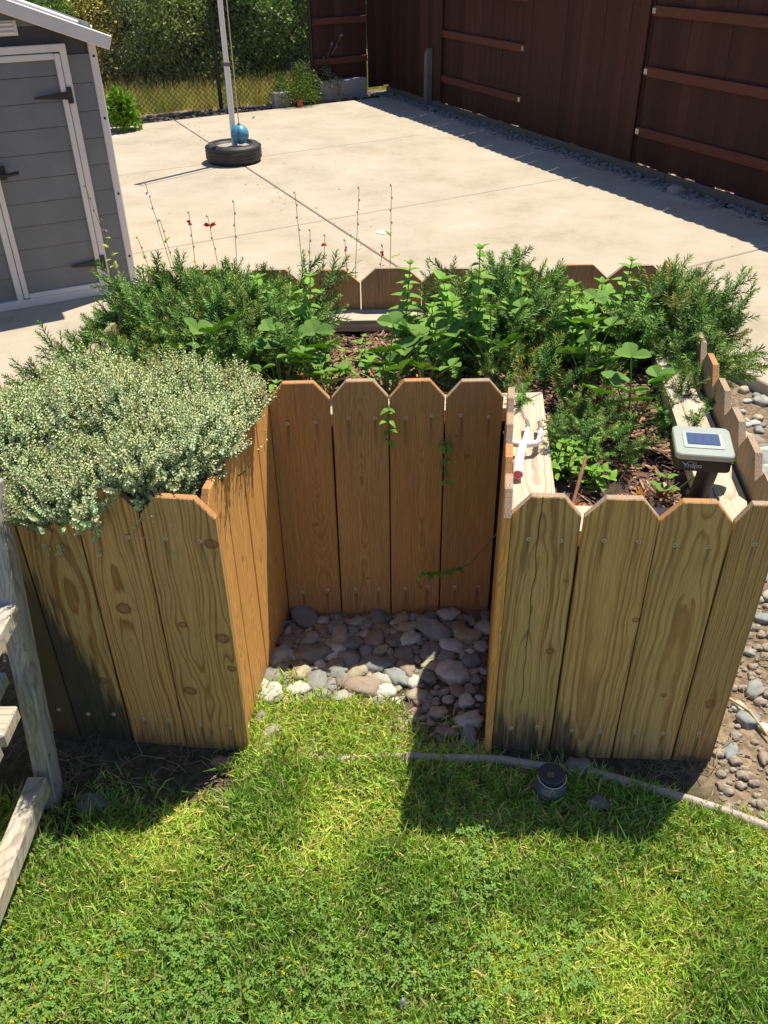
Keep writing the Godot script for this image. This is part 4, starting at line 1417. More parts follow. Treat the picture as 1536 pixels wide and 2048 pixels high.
	for j in 56:
		for i in 68:
			var x := -0.79 + i * st
			var z := -1.27 - j * st
			if not Geometry2D.is_point_in_polygon(Vector2(x + st / 2, z - st / 2), poly): continue
			var q := [Vector3(x, soil_y(x, z), z), Vector3(x, soil_y(x, z - st), z - st), Vector3(x + st, soil_y(x + st, z - st), z - st), Vector3(x + st, soil_y(x + st, z), z)]
			b.quad(q[0], q[3], q[2], q[1])
	for k in poly.size():
		var p2 := poly[k]
		var q2 := poly[(k + 1) % poly.size()]
		b.quad(Vector3(p2.x, -0.1, p2.y), Vector3(q2.x, -0.1, q2.y), Vector3(q2.x, 0.50, q2.y), Vector3(p2.x, 0.50, p2.y))
	var som := noisemat([[0.0, lin(0.035, 0.025, 0.018)], [0.5, lin(0.085, 0.058, 0.04)], [1.0, lin(0.17, 0.115, 0.08)]], 0.03, 0.25, 0.95, 81, true, 512, 1.0)
	var so := part(b.mesh(som), "soil", self)
	so.set_meta("kind", "structure")
	# shredded bark on the soil
	var mb := Buf.new()
	for k in 9:
		mb.xf = Transform3D(Basis.from_euler(Vector3(rf(-0.5, 0.5), rf(0, TAU), rf(-0.3, 0.3))), Vector3(rf(-0.02, 0.02), rf(0, 0.006), rf(-0.02, 0.02)))
		var g := rf(0.5, 1.3)
		mb.col = Color(0.32 * g, 0.215 * g, 0.135 * g) if k % 3 else Color(0.17 * g, 0.085 * g, 0.055 * g)
		mb.box(Vector3(rf(0.012, 0.03), 0.0016, rf(0.0025, 0.007)))
	var mm := mat(Color.WHITE, 0.9)
	mm.vertex_color_use_as_albedo = true
	var chips := mb.mesh(mm)
	var xs := []
	var cols := []
	for k in 2600:
		var x := rf(-0.7, 0.85)
		var z := rf(-2.62, -1.33)
		var inside := true
		for q in [Vector2(0.05, 0), Vector2(-0.05, 0), Vector2(0, 0.05), Vector2(0, -0.05)]:
			inside = inside and Geometry2D.is_point_in_polygon(Vector2(x, z) + q, poly)
		if not inside: continue
		xs.append(Transform3D(Basis.from_euler(Vector3(rf(-0.3, 0.3), rf(0, TAU), rf(-0.3, 0.3))).scaled(Vector3.ONE * rf(0.7, 1.2)), Vector3(x, soil_y(x, z) + 0.004, z)))
		var g := rf(0.6, 1.6)
		cols.append(Color(g, g * 0.95, g * 0.88))
	multi("bark_mulch", self, chips, xs, cols)

# ---------------------------------------------------------------- weathered bench at the left
func make_bench() -> void:
	var o := thing("garden_bench", "weathered grey wooden garden bench at the left of the bed", "bench", Vector3(-0.7, 0, -1.2))
	var gw := woodmat(201, Color(0.44, 0.40, 0.33), Color(0.24, 0.21, 0.165), {"w": 64, "h": 384, "bw": 0.09, "bl": 0.8, "freq": 170.0, "grey": 0.75, "contrast": 0.8, "knots": [[0.5, 0.55, 0.008], [0.4, 0.2, 0.007]]})
	var yw := woodmat(202, Color(0.55, 0.47, 0.33), Color(0.33, 0.25, 0.15), {"w": 64, "h": 384, "bw": 0.09, "bl": 0.8, "freq": 150.0, "grey": 0.45, "contrast": 0.7, "knots": [[0.5, 0.7, 0.007]]})
	var bar := func(a: Vector3, c: Vector3, w: float, t: float, called: String, m: Material, side := Vector3.RIGHT) -> void:
		var b := Buf.new()
		var l := (c - a).length()
		b.box(Vector3(w, l, t), 0.003, 1.0, rf(0, 1))
		var y := (c - a).normalized()
		var x := (side - y * side.dot(y)).normalized()
		part(b.mesh(m), called, o, Transform3D(Basis(x, y, x.cross(y)), (a + c) * 0.5 - o.position))
	for sx in [0.0, -1.15]:
		bar.call(Vector3(-0.724 + sx, -0.02, -1.185), Vector3(-0.707 + sx, 0.735, -1.305), 0.037, 0.05, "back_leg", gw if sx == 0.0 else yw)
		bar.call(Vector3(-0.724 + sx, -0.02, -0.66), Vector3(-0.724 + sx, 0.47, -0.66), 0.037, 0.07, "front_leg", gw)
		bar.call(Vector3(-0.720 + sx, 0.488, -1.252), Vector3(-0.724 + sx, 0.488, -0.58), 0.055, 0.036, "arm_rest", yw)
		bar.call(Vector3(-0.724 + sx, 0.085, -1.165), Vector3(-0.724 + sx, 0.085, -0.70), 0.04, 0.045, "stretcher", yw)
		bar.call(Vector3(-0.755 + sx * 0.94, 0.285, -1.17), Vector3(-0.755 + sx * 0.94, 0.285, -0.70), 0.025, 0.06, "seat_rail", gw)
	var zs := [-1.185, -1.095, -1.005, -0.915, -0.825, -0.735]
	for k in 6:
		bar.call(Vector3(-1.89, 0.335, zs[k]), Vector3(-0.692 if k > 0 else -0.745, 0.335, zs[k]), 0.075, 0.032, "seat_slat", gw if k % 2 == 0 else yw, Vector3(0, 0, 1))
	for k in 3:
		var yy := 0.45 + k * 0.11
		bar.call(Vector3(-1.87, yy, -1.215 - yy * 0.12), Vector3(-0.745, yy, -1.215 - yy * 0.12), 0.08, 0.02, "back_slat", gw, Vector3.UP)

# ---------------------------------------------------------------- river stones
func make_stones() -> void:
	var meshes := []
	for k in 9: meshes.append(stone_mesh(500 + k))
	var cols := [[0.30, 0.29, 0.25], [0.44, 0.41, 0.34], [0.56, 0.53, 0.45], [0.25, 0.23, 0.195], [0.33, 0.245, 0.18], [0.45, 0.38, 0.25], [0.56, 0.54, 0.47], [0.27, 0.275, 0.26]]
	var ms := []
	for k in cols.size():
		var c: Array = cols[k]
		var m := noisemat([[0.0, lin(c[0] * 0.58, c[1] * 0.61, c[2] * 0.58)], [0.5, lin(c[0] * 0.86, c[1] * 0.91, c[2] * 0.92)], [1.0, lin(c[0] * 1.2, c[1] * 1.24, c[2] * 1.22)]], 0.014, 0.22, 0.75, 520 + k, true, 256, 0.0)
		((m.albedo_texture as NoiseTexture2D).noise as FastNoiseLite).fractal_gain = 0.85
		ms.append(m)
	var vm := []
	for k in 24: vm.append((meshes[k % 9] as Buf).mesh(ms[(k * 5 + k / 8) % ms.size()]))
	var o := struct("stone_ground", "river stones laid on the bare ground round the bed")
	var placed := []
	var place := func(x: float, z: float, s: float, flat := 0.46) -> bool:
		for q in placed:
			var dd := Vector2(x - q[0], z - q[1]).length()
			if dd < (s + q[2]) * 0.74: return false
		placed.append([x, z, s])
		var h := s * flat
		part(vm[rng.randi() % 24], "river_stone", o, Transform3D(Basis.from_euler(Vector3(rf(-0.25, 0.25), rf(0, TAU), rf(-0.25, 0.25))).scaled_local(Vector3(s * rf(1.0, 1.3), h, s * rf(0.7, 0.95))), Vector3(x, ground_y(x, z) + h * 0.42, z)))
		return true
	# the pebbled floor of the notch, big ones first
	for pass_ in [[8, 0.038, 0.044], [220, 0.024, 0.033], [700, 0.016, 0.023], [900, 0.011, 0.015]]:
		for k in pass_[0]:
			var z := rf(-1.765, -1.455)
			var t := (z + 1.318) / -0.457
			var x := rf(-0.315 + 0.06 * t, 0.205 + 0.07 * t)
			if z > -1.52 and (x > 0.03 or x < -0.24) and rng.randf() < 0.7: continue
			place.call(x, z, rf(pass_[1], pass_[2]))
	# scattered stones down the sides of the opening
	for q in [[0.17, -1.44, 0.03], [0.195, -1.39, 0.028], [0.12, -1.42, 0.024], [0.14, -1.36, 0.022], [0.19, -1.345, 0.026], [0.20, -1.48, 0.032], [0.09, -1.47, 0.027], [0.06, -1.40, 0.015], [-0.295, -1.40, 0.022], [-0.27, -1.355, 0.026], [-0.285, -1.45, 0.018], [-0.25, -1.40, 0.016], [-0.30, -1.33, 0.014], [0.16, -1.315, 0.016], [-0.27, -1.32, 0.017]]:
		place.call(q[0], q[1], q[2])
	# right of the bed, down to the patio
	for pass_ in [[150, 0.04, 0.07], [700, 0.022, 0.036], [1500, 0.013, 0.02]]:
		for k in pass_[0]:
			var z := -1.12 - pow(rng.randf(), 0.8) * 3.6
			var xl := 0.74 + (-1.27 - z) * 0.13 + 0.03
			var x := xl + rf(0.0, 0.55 + (-1.1 - z) * 0.28)
			if z > -1.27 and x < 0.80: continue
			var s := rf(pass_[1], pass_[2])
			if z > -1.75: s = minf(s, rf(0.013, 0.026))
			var ab := patio_ab(x, z)
			if ab.y > 0.97 and ab.x < 8.05: continue
			if ab.x < 5.75: continue
			if placed.size() > 330 and pass_[0] > 800: continue
			place.call(x, z, s, 0.6 if z < -2.0 else 0.5)
	# small gravel among them
	var gm := noisemat([[0.0, lin(0.16, 0.13, 0.095)], [0.5, lin(0.30, 0.25, 0.185)], [1.0, lin(0.48, 0.43, 0.34)]], 0.02, 0.2, 0.85, 540)
	var sm := stone_mesh(541).mesh(gm)
	var xs := []
	for k in 7000:
		var z := -0.95 - pow(rng.randf(), 1.2) * 3.6
		var x := 0.72 + (-1.27 - z) * 0.13 + rf(0.0, 0.9)
		var ab := patio_ab(x, z)
		if (ab.y > 0.97 and ab.x < 8.05) or ab.x < 5.65: continue
		if z > -1.27 and x < pipe_x(z) + 0.05: continue
		var s := 0.003 + 0.012 * pow(rng.randf(), 2.2)
		xs.append(Transform3D(Basis.from_euler(Vector3(0, rf(0, TAU), 0)).scaled(Vector3(s, s * 0.6, s * 0.8)), Vector3(x, ground_y(x, z) + s * 0.3, z)))
	for k in 1200:
		var z := rf(-1.77, -1.28)
		var x := rf(-0.3, 0.22)
		var s := rf(0.003, 0.011)
		xs.append(Transform3D(Basis.from_euler(Vector3(0, rf(0, TAU), 0)).scaled(Vector3(s, s * 0.6, s * 0.8)), Vector3(x, ground_y(x, z) + s * 0.3, z)))
	multi("fine_gravel", self, sm, xs)
	# dry litter: short straws and leaf scraps
	var lb := Buf.new()
	for k in 7:
		var g := rf(0.6, 1.2)
		lb.col = Color(0.25 * g, 0.18 * g, 0.11 * g)
		lb.xf = Transform3D(Basis.from_euler(Vector3(rf(-0.3, 0.3), rf(0, TAU), rf(-0.3, 0.3))), Vector3(rf(-0.03, 0.03), 0.006, rf(-0.03, 0.03)))
		lb.quad(Vector3(-0.02, 0, -0.001), Vector3(-0.02, 0, 0.001), Vector3(0.02, 0.004, 0.0013), Vector3(0.02, 0.004, -0.0013))
	xs = []
	for k in 170:
		var x := rf(-0.85, 1.5)
		var z := rf(-2.3, -1.15)
		if x > -0.3 and x < 0.22: z = rf(-1.6, -1.28)
		elif x < -0.3: z = rf(-1.36, -1.18)
		elif x < 0.72: z = rf(-1.27, -1.2)
		xs.append(Transform3D(Basis.from_euler(Vector3(rf(-0.2, 0.2), rf(0, TAU), 0)).scaled(Vector3.ONE * rf(0.4, 0.9)), Vector3(x, ground_y(x, z) + 0.006, z)))
	multi("dry_litter", self, lb.mesh(leafmat(0.9)), xs)

func pipe_x(z: float) -> float:   # right-hand part of the buried edging pipe
	return 0.445 + (z + 1.234) * 2.35

func pipe_z(x: float) -> float:
	if x < 0.05: return -1.283
	if x < 0.25: return lerpf(-1.283, -1.271, (x - 0.05) / 0.2)
	if x < 0.445: return lerpf(-1.271, -1.234, (x - 0.25) / 0.195)
	if x < 0.605: return lerpf(-1.234, -1.176, (x - 0.445) / 0.16)
	return -1.176 + (x - 0.605) * 0.49

# ---------------------------------------------------------------- lawn
func grass_density(x: float, z: float) -> float:
	var k := nz.get_noise_2d(x * 35.0, z * 35.0)
	var d := 1.0
	if x < -0.33:
		d = smoothstep(-1.24, -1.12, z + k * 0.12)
		if x < -0.55: d *= 0.35 + 0.65 * smoothstep(-1.12, -0.9, z + k * 0.3)
	elif x < 0.2:
		d = smoothstep(-1.53, -1.36, z + k * 0.2) * 0.85
		if z < -1.29 and x > 0.02: d *= 0.25
	else:
		d = smoothstep(-0.015, 0.03, z - pipe_z(x))
		if x < 0.25 and z > -1.32: d = maxf(d, 0.3)
	return d

func make_lawn() -> void:
	var gm := leafmat(0.55, Color(0.62, 0.70, 0.2))
	var tufts := []
	for v in 7:
		var r := RandomNumberGenerator.new()
		r.seed = 600 + v
		var b := Buf.new()
		for k in 24:
			var a := Vector3(r.randf_range(-0.022, 0.022), -0.004, r.randf_range(-0.022, 0.022))
			var an := r.randf() * TAU
			var ln := r.randf_range(0.25, 1.25)
			var d := Vector3(cos(an) * ln, 1.0, sin(an) * ln).normalized()
			var l := r.randf_range(0.018, 0.046)
			var sd := d.cross(Vector3(r.randfn(), r.randfn() * 0.3, r.randfn())).normalized() * r.randf_range(0.0010, 0.0021)
			var g := r.randf_range(0.7, 1.3)
			if r.randf() < 0.24: b.col = Color(0.58 * g, 0.52 * g, 0.24 * g)
			else: b.col = Color(0.23 * g, 0.40 * g, 0.065 * g).lerp(Color(0.38, 0.55, 0.10), r.randf() * 0.5)
			var m := a + d * l * 0.55
			var dd := Vector3(d.x * 1.7, d.y - 0.35, d.z * 1.7).normalized()
			b.quad(a - sd, a + sd, m + sd, m - sd)
			b.tri(m - sd, m + sd, m + dd * l * 0.5)
		tufts.append(b.mesh(gm))
	var xs := []
	var cols := []
	for k in 7:
		xs.append([]); cols.append([])
	for k in 21000:
		var x := 0.0
		var z := 0.0
		if k < 15500:
			x = rf(-0.95, 1.0); z = rf(-1.56, -0.42)
		else:
			x = rf(-3.0, 3.0); z = rf(-1.3, 1.8)
			if absf(x) < 0.95 and z < -0.45: continue
			if x > 0.7 and z < pipe_z(x) : continue
		if rng.randf() > grass_density(x, z) * (0.55 + 0.45 * smoothstep(-0.32, -0.12, nz.get_noise_2d(x * 48.0 + 500.0, z * 48.0))): continue
		var i := rng.randi() % 7
		var s := rf(0.75, 1.2)
		if k >= 15500: s *= 1.7
		var n1 := nz.get_noise_2d(x * 22.0 + 300.0, z * 22.0)
		var n2 := nz.get_noise_2d(x * 60.0, z * 60.0 + 90.0)
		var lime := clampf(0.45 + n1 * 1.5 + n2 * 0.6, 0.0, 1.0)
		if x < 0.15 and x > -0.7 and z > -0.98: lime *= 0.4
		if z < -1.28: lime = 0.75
		var g := rf(0.75, 1.2)
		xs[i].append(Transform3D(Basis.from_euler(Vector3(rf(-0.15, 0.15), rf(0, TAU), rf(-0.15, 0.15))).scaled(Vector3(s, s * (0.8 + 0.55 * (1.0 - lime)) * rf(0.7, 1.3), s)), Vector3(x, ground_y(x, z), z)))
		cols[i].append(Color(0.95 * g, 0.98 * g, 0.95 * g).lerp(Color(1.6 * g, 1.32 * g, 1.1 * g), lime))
	var o := Node3D.new()
	put(o, "lawn_grass")
	o.set_meta("kind", "stuff")
	for i in 7: multi("grass_tufts", o, tufts[i], xs[i], cols[i])
	# clover with small yellow flowers
	var cb := Buf.new()
	var r := RandomNumberGenerator.new()
	r.seed = 650
	for k in 10:
		var a := Vector3(r.randf_range(-0.02, 0.02), r.randf_range(0.016, 0.034), r.randf_range(-0.02, 0.02))
		var g := r.randf_range(0.7, 1.2)
		cb.col = Color(0.16 * g, 0.30 * g, 0.055 * g)
		var base := Basis(Vector3.UP, r.randf() * TAU) * Basis(Vector3.RIGHT, r.randf_range(-1.9, -1.2))
		for j in 3:
			cb.xf = Transform3D(base * Basis(Vector3(0, 0, 1), j * TAU / 3), a)
			leaf(cb, 0.0052, 0.0046, 0.2, 0.1, 3, 0.0, 1.2)
	cb.xf = Transform3D()
	var cm := cb.mesh(gm)
	var fb := Buf.new()
	fb.col = Color(0.90, 0.74, 0.03)
	for j in 14:
		fb.xf = frame(Vector3(rng.randfn(), rng.randfn() + 0.6, rng.randfn()), Vector3.ZERO, 0.0, 1.0)
		leaf(fb, 0.0040, 0.0026, 0.2, 0.1, 2)
	var fm := fb.mesh(leafmat(0.6))
	var cx := []
	var fx := []
	for k in 3600:
		var x := rf(-0.9, 0.95)
		var z := rf(-1.15, -0.45)
		var w := smoothstep(-1.02, -0.80, z + nz.get_noise_2d(x * 30.0, z * 30.0) * 0.25) * (1.0 - smoothstep(0.05, 0.45, x))
		if rng.randf() > w * 0.30 + 0.02: continue
		cx.append(Transform3D(Basis(Vector3.UP, rf(0, TAU)).scaled(Vector3.ONE * rf(0.8, 1.3)), Vector3(x, ground_y(x, z), z)))
		if rng.randf() < 0.55: fx.append(Transform3D(Basis(Vector3.UP, rf(0, TAU)).scaled(Vector3.ONE * rf(0.7, 1.15)), Vector3(x + 0.012, ground_y(x, z) + rf(0.038, 0.052), z)))
	multi("clover", self, cm, cx)
	multi("clover_flowers", self, fm, fx)
	# taller coarse blades in the shade at the foot of the right-hand wall
	var tb := Buf.new()
	for k in 9:
		var an := rf(0, TAU)
		var d := Vector3(cos(an) * 0.4, 1, sin(an) * 0.4).normalized()
		var l := rf(0.05, 0.10)
		var sd := d.cross(Vector3(sin(an + 0.5), 0, cos(an))).normalized() * 0.0022
		tb.col = Color(0.10, 0.2, 0.035) * rf(0.7, 1.2)
		tb.quad(-sd, sd, d * l * 0.6 + sd, d * l * 0.6 - sd)
		tb.tri(d * l * 0.6 - sd, d * l * 0.6 + sd, d * l * 0.6 + Vector3(d.x * 2.4, d.y * 0.55, d.z * 2.4) * l * 0.5)
	var tx := []
	for q in [[-0.24, -1.275], [0.08, -1.17], [0.12, -1.19], [0.16, -1.15], [0.2, -1.2], [0.26, -1.17], [-0.33, -1.14], [-0.55, -1.13], [-0.62, -1.12], [-0.45, -1.18], [0.35, -1.08], [0.48, -1.02], [0.6, -1.0], [0.04, -1.2], [0.1, -1.13], [-0.36, -1.24]]:
		tx.append(Transform3D(Basis(Vector3.UP, rf(0, TAU)).scaled(Vector3.ONE * rf(0.7, 1.1)), Vector3(q[0], ground_y(q[0], q[1]), q[1])))
	multi("tall_grass", self, tb.mesh(gm), tx)

# ---------------------------------------------------------------- herbs in and behind the bed
func make_herbs() -> void:
	var rmat := leafmat(0.55, Color(0.35, 0.42, 0.12))
	# ---- rosemary
	var rb := []
	for k in 5: rb.append(rosemary_branch(700 + k).mesh(rmat))
	var bark := mat(lin(0.10, 0.07, 0.045), 0.95)
	# base, branch count, [spread x, up, spread z], drift, label, size
	var bushes := [
		[Vector3(-0.43, 0.50, -2.30), 290, Vector3(0.29, 0.25, 0.27), Vector3(-0.08, 0, 0.0), "large rosemary bush filling the back left corner of the bed", 1.0],
		[Vector3(-0.66, 0.52, -2.08), 75, Vector3(0.15, 0.09, 0.17), Vector3(-0.08, 0, 0.0), "rosemary sprawling over the left wall above the thyme", 0.9],
		[Vector3(0.36, 0.50, -2.36), 125, Vector3(0.19, 0.27, 0.18), Vector3(0.02, 0, 0.0), "rosemary bush at the middle of the back wall", 0.95],
		[Vector3(0.40, 0.52, -2.02), 42, Vector3(0.22, 0.06, 0.18), Vector3(0.0, 0, 0.0), "low spreading rosemary in the middle of the bed among strawberries", 0.8],
		[Vector3(0.80, 0.50, -2.26), 110, Vector3(0.12, 0.27, 0.22), Vector3(0.03, 0, 0.03), "rosemary bush spilling over the right wall at the back corner", 1.0],
		[Vector3(0.71, 0.54, -1.88), 11, Vector3(0.07, 0.05, 0.10), Vector3(0.03, 0, 0.05), "sparse rosemary drooping onto the right hand capping plank", 0.75],
		[Vector3(0.47, 0.53, -1.70), 26, Vector3(0.09, 0.11, 0.07), Vector3(0.0, 0, 0.02), "young rosemary with pinkish dry tips beside the mint clump", 0.6]]
	for bs in bushes:
		var o := thing("rosemary_bush", bs[4], "rosemary", bs[0], "rosemary bushes in the raised bed")
		var ext: Vector3 = bs[2]
		var xs := []
		var cols := []
		var st := Buf.new()
		for k in bs[1]:
			var an: float = k * 2.39996 + rf(-0.4, 0.4)
			var rr := sqrt((k + 0.5) / float(bs[1]))
			var hh := (1.0 - rr * rr * 0.72) * rf(0.55, 1.0)
			var p := Vector3(cos(an) * rr * ext.x, 0.02 + hh * ext.y * 0.62, sin(an) * rr * ext.z) + (bs[3] as Vector3) * rr
			var d := Vector3(cos(an) * rr * 0.9 + rf(-0.3, 0.3), 1.05 - rr * 0.75 + rf(-0.2, 0.25), sin(an) * rr * 0.9 + rf(-0.3, 0.3)).normalized()
			var sc: float = rf(0.36, 0.60) * bs[5]
			p -= d * 0.10 * sc
			xs.append(frame(d, p, rf(0, TAU), sc))
			var g := rf(0.75, 1.55)
			cols.append(Color(g * rf(0.9, 1.35), g, g * rf(0.8, 1.0)) if rng.randf() > 0.05 else Color(1.9, 1.0, 0.9))
			if k % 3 == 0: st.tube([Vector3(p.x * 0.25, -0.03, p.z * 0.25), Vector3(p.x * 0.7, p.y * 0.5, p.z * 0.7), p + d * 0.05], 0.005, 0.0022, 5, false)
		for k in int(bs[1] / 14.0):
			var an := rf(0, TAU)
			var d := Vector3(cos(an) * 0.8, rf(0.5, 1.3), sin(an) * 0.8).normalized()
			xs.append(frame(d, Vector3(cos(an) * ext.x * 0.7, ext.y * rf(0.25, 0.5), sin(an) * ext.z * 0.7), rf(0, TAU), rf(0.5, 0.72) * bs[5]))
			var g := rf(0.9, 1.4)
			cols.append(Color(g * 1.05, g, g * 0.85))
		part(st.mesh(bark), "stems", o)
		for v in 5:
			var a := []
			var c := []
			for k in range(v, xs.size(), 5):
				a.append(xs[k]); c.append(cols[k])
			multi("foliage", o, rb[v], a, c)
	# ---- thyme
	var ty := []
	for k in 4: ty.append(thyme_sprig(740 + k).mesh(leafmat(0.6, Color(0.55, 0.6, 0.3))))
	ty.append(thyme_sprig(748, true).mesh(leafmat(0.6, Color(0.4, 0.45, 0.2))))
	var to := thing("thyme_bush", "pale variegated thyme mounded over the front left bed", "thyme", Vector3(-0.53, 0.54, -1.55))
	var lobes := [[Vector3(-0.40, 0.575, -1.62), Vector3(0.175, 0.165, 0.27)], [Vector3(-0.64, 0.565, -1.60), Vector3(0.20, 0.165, 0.22)], [Vector3(-0.40, 0.58, -1.42), Vector3(0.12, 0.13, 0.12)], [Vector3(-0.60, 0.60, -1.39), Vector3(0.13, 0.125, 0.10)], [Vector3(-0.76, 0.56, -1.47), Vector3(0.17, 0.125, 0.17)], [Vector3(-0.86, 0.56, -1.62), Vector3(0.16, 0.14, 0.18)]]
	for k in 12:
		var an := rf(0, TAU)
		var rr := sqrt(rng.randf())
		lobes.append([Vector3(-0.57 + cos(an) * rr * 0.30, 0.66 + 0.05 * (1.0 - rr), -1.57 + sin(an) * rr * 0.20), Vector3(rf(0.06, 0.10), rf(0.05, 0.08), rf(0.06, 0.10))])
	var tx := [[], [], [], [], []]
	var tc := [[], [], [], [], []]
	var flx := []
	for lb in lobes:
		var c: Vector3 = lb[0]
		var e: Vector3 = lb[1]
		var cnt := int(3300 * (e.x * e.z) / 0.04)
		for k in cnt:
			var d := Vector3(rng.randfn(), rng.randfn(), rng.randfn()).normalized()
			if d.y < -0.25: d.y = -d.y
			var lump := 1.0 + nz.get_noise_3d((c.x + d.x * e.x) * 75.0, d.y * 12.0, (c.z + d.z * e.z) * 75.0) * 0.5
			var rad := lump * (1.0 - 0.42 * pow(rng.randf(), 2.2))
			var p := c + d * e * rad * 0.86
			var zw := -1.308 + (p.x + 0.312) * 0.138
			var hang := p.x < -0.545 and p.x > -0.70
			if p.z > zw - 0.055 and p.y < (0.635 if hang else 0.71): continue
			if p.z > zw + (0.03 if hang else -0.005): continue
			if nz.get_noise_3d(p.x * 90.0, p.y * 40.0, p.z * 90.0 + 33.0) < -0.2 and rng.randf() < 0.8: continue
			var wx := -0.329 - (p.z + 1.318) * 0.142
			if p.x > wx - 0.005 or (p.x > wx - 0.06 and p.y < 0.69): continue
			var g := rf(0.88, 1.14)
			var i := rng.randi() % 4
			if nz.get_noise_2d(p.x * 55.0 + 700.0, p.z * 55.0) > 0.28 and rng.randf() < 0.35: i = 4
			tx[i].append(frame((d * Vector3(0.55, 0.4, 0.55) + Vector3(rf(-0.35, 0.35), 0.8, rf(-0.35, 0.35))).normalized(), p - to.position - Vector3(0, 0.03, 0), rf(0, TAU), rf(0.7, 1.35)))
			tc[i].append(Color(g * rf(0.9, 1.15), g, g * rf(0.85, 1.0)))
			if rng.randf() < 0.012 and d.y > 0.3: flx.append(frame(d + Vector3(0, 0.5, 0), p + d * 0.05 - to.position, rf(0, TAU), rf(0.8, 1.2)))
	for i in 5: multi("foliage", to, ty[i], tx[i], tc[i])
	var fb := Buf.new()
	for j in 10:
		fb.col = Color(0.50, 0.40, 0.55) * rf(0.8, 1.2)
		fb.xf = frame(Vector3(rng.randfn(), rng.randfn() + 0.8, rng.randfn()), Vector3(rf(-0.003, 0.003), rf(0, 0.01), rf(-0.003, 0.003)), 0.0, 1.0)
		leaf(fb, 0.006, 0.0035, 0.2, 0.1, 2)
	multi("flowers", to, fb.mesh(leafmat(0.6)), flx)
	var tw := Buf.new()
	for k in 60:
		var a := Vector3(rf(-0.25, 0.25), -0.02, rf(-0.16, 0.16))
		tw.tube([a * 0.5, a + Vector3(0, rf(0.06, 0.12), 0)], 0.003, 0.0015, 4, false)
	part(tw.mesh(bark), "stems", to)
	# ---- strawberries
	var smat := leafmat(0.6, Color(0.55, 0.68, 0.15))
	smat.metallic_specular = 0.2
	var sl := []
	for k in 4: sl.append(straw_leaf(0.85 + 0.12 * k, 760 + k).mesh(smat))
	var pet := mat(lin(0.19, 0.26, 0.07), 0.6)
	var plants := [
		[Vector3(-0.42, 0.52, -2.04), [Vector3(-0.414, 0.719, -2.02), Vector3(-0.366, 0.739, -2.05), Vector3(-0.447, 0.697, -1.98), Vector3(-0.50, 0.66, -1.95), Vector3(-0.47, 0.70, -2.08)], "strawberry plant with large leaves between the thyme and the rosemary"],
		[Vector3(-0.26, 0.52, -2.02), [Vector3(-0.285, 0.70, -2.08), Vector3(-0.22, 0.66, -2.0), Vector3(-0.30, 0.64, -1.97)], "strawberry plant over the ripening orange berry"],
		[Vector3(-0.14, 0.52, -1.97), [Vector3(-0.14, 0.692, -1.98), Vector3(-0.19, 0.668, -1.98), Vector3(-0.10, 0.65, -1.93), Vector3(-0.17, 0.70, -2.06)], "strawberry plant behind the second notch picket from the left"],
		[Vector3(0.01, 0.52, -1.97), [Vector3(0.008, 0.69, -1.95), Vector3(-0.03, 0.66, -1.93), Vector3(0.05, 0.66, -1.92), Vector3(0.03, 0.72, -2.06)], "strawberry plant behind the third notch picket from the left"],
		[Vector3(0.11, 0.52, -2.03), [Vector3(0.072, 0.706, -2.05), Vector3(0.15, 0.70, -2.03), Vector3(0.17, 0.65, -1.95), Vector3(0.10, 0.64, -1.96)], "strawberry plant holding the red and the pale green berry"],
		[Vector3(0.29, 0.52, -2.10), [Vector3(0.279, 0.74, -2.10), Vector3(0.36, 0.735, -2.12), Vector3(0.24, 0.68, -2.04), Vector3(0.31, 0.67, -2.02)], "tall strawberry plant in front of the middle rosemary"],
		[Vector3(0.52, 0.52, -2.02), [Vector3(0.513, 0.735, -2.0), Vector3(0.569, 0.72, -2.02), Vector3(0.47, 0.67, -1.97), Vector3(0.54, 0.77, -2.08)], "strawberry plant with wide leaves in the right half of the bed"],
		[Vector3(0.585, 0.53, -1.79), [Vector3(0.58, 0.715, -1.85), Vector3(0.63, 0.69, -1.79), Vector3(0.55, 0.655, -1.84), Vector3(0.60, 0.655, -1.74)], "strawberry plant on long stalks behind the solar stake"],
		[Vector3(0.60, 0.535, -1.52), [Vector3(0.585, 0.60, -1.50), Vector3(0.57, 0.59, -1.47)], "small strawberry runner at the foot of the solar stake"]]
	for q in plants:
		var o := thing("strawberry_plant", q[2], "strawberry plant", q[0], "strawberry plants in the raised bed")
		var b := Buf.new()
		var tips: Array = (q[1] as Array).duplicate()
		for k in (10 if absf(q[0].x) < 0.2 else (4 if q[1].size() > 2 else 1)): tips.append((q[0] as Vector3) + Vector3(rf(-0.10, 0.10), rf(0.07, 0.17), rf(-0.07, 0.08)))
		for tp in tips:
			var d: Vector3 = tp - q[0]
			b.tube([Vector3.ZERO, d * 0.5 + Vector3(0, 0.02, 0), d], 0.0022, 0.0016, 5, false)
			var outw := Vector3(d.x, 0, d.z + 0.03).normalized()
			var dir := (outw * 0.8 + Vector3(rf(-0.35, 0.35), rf(0.15, 0.6), rf(-0.3, 0.3))).normalized()
			var s := rf(0.036, 0.05) * (1.0 if d.length() > 0.12 else 0.7)
			var x := dir.cross(Vector3.UP).normalized()
			var zz := x.cross(dir)
			part(sl[rng.randi() % 4], "leaf", o, Transform3D(Basis(x, dir, zz).scaled(Vector3.ONE * s), d))
		part(b.mesh(pet), "stalks", o)
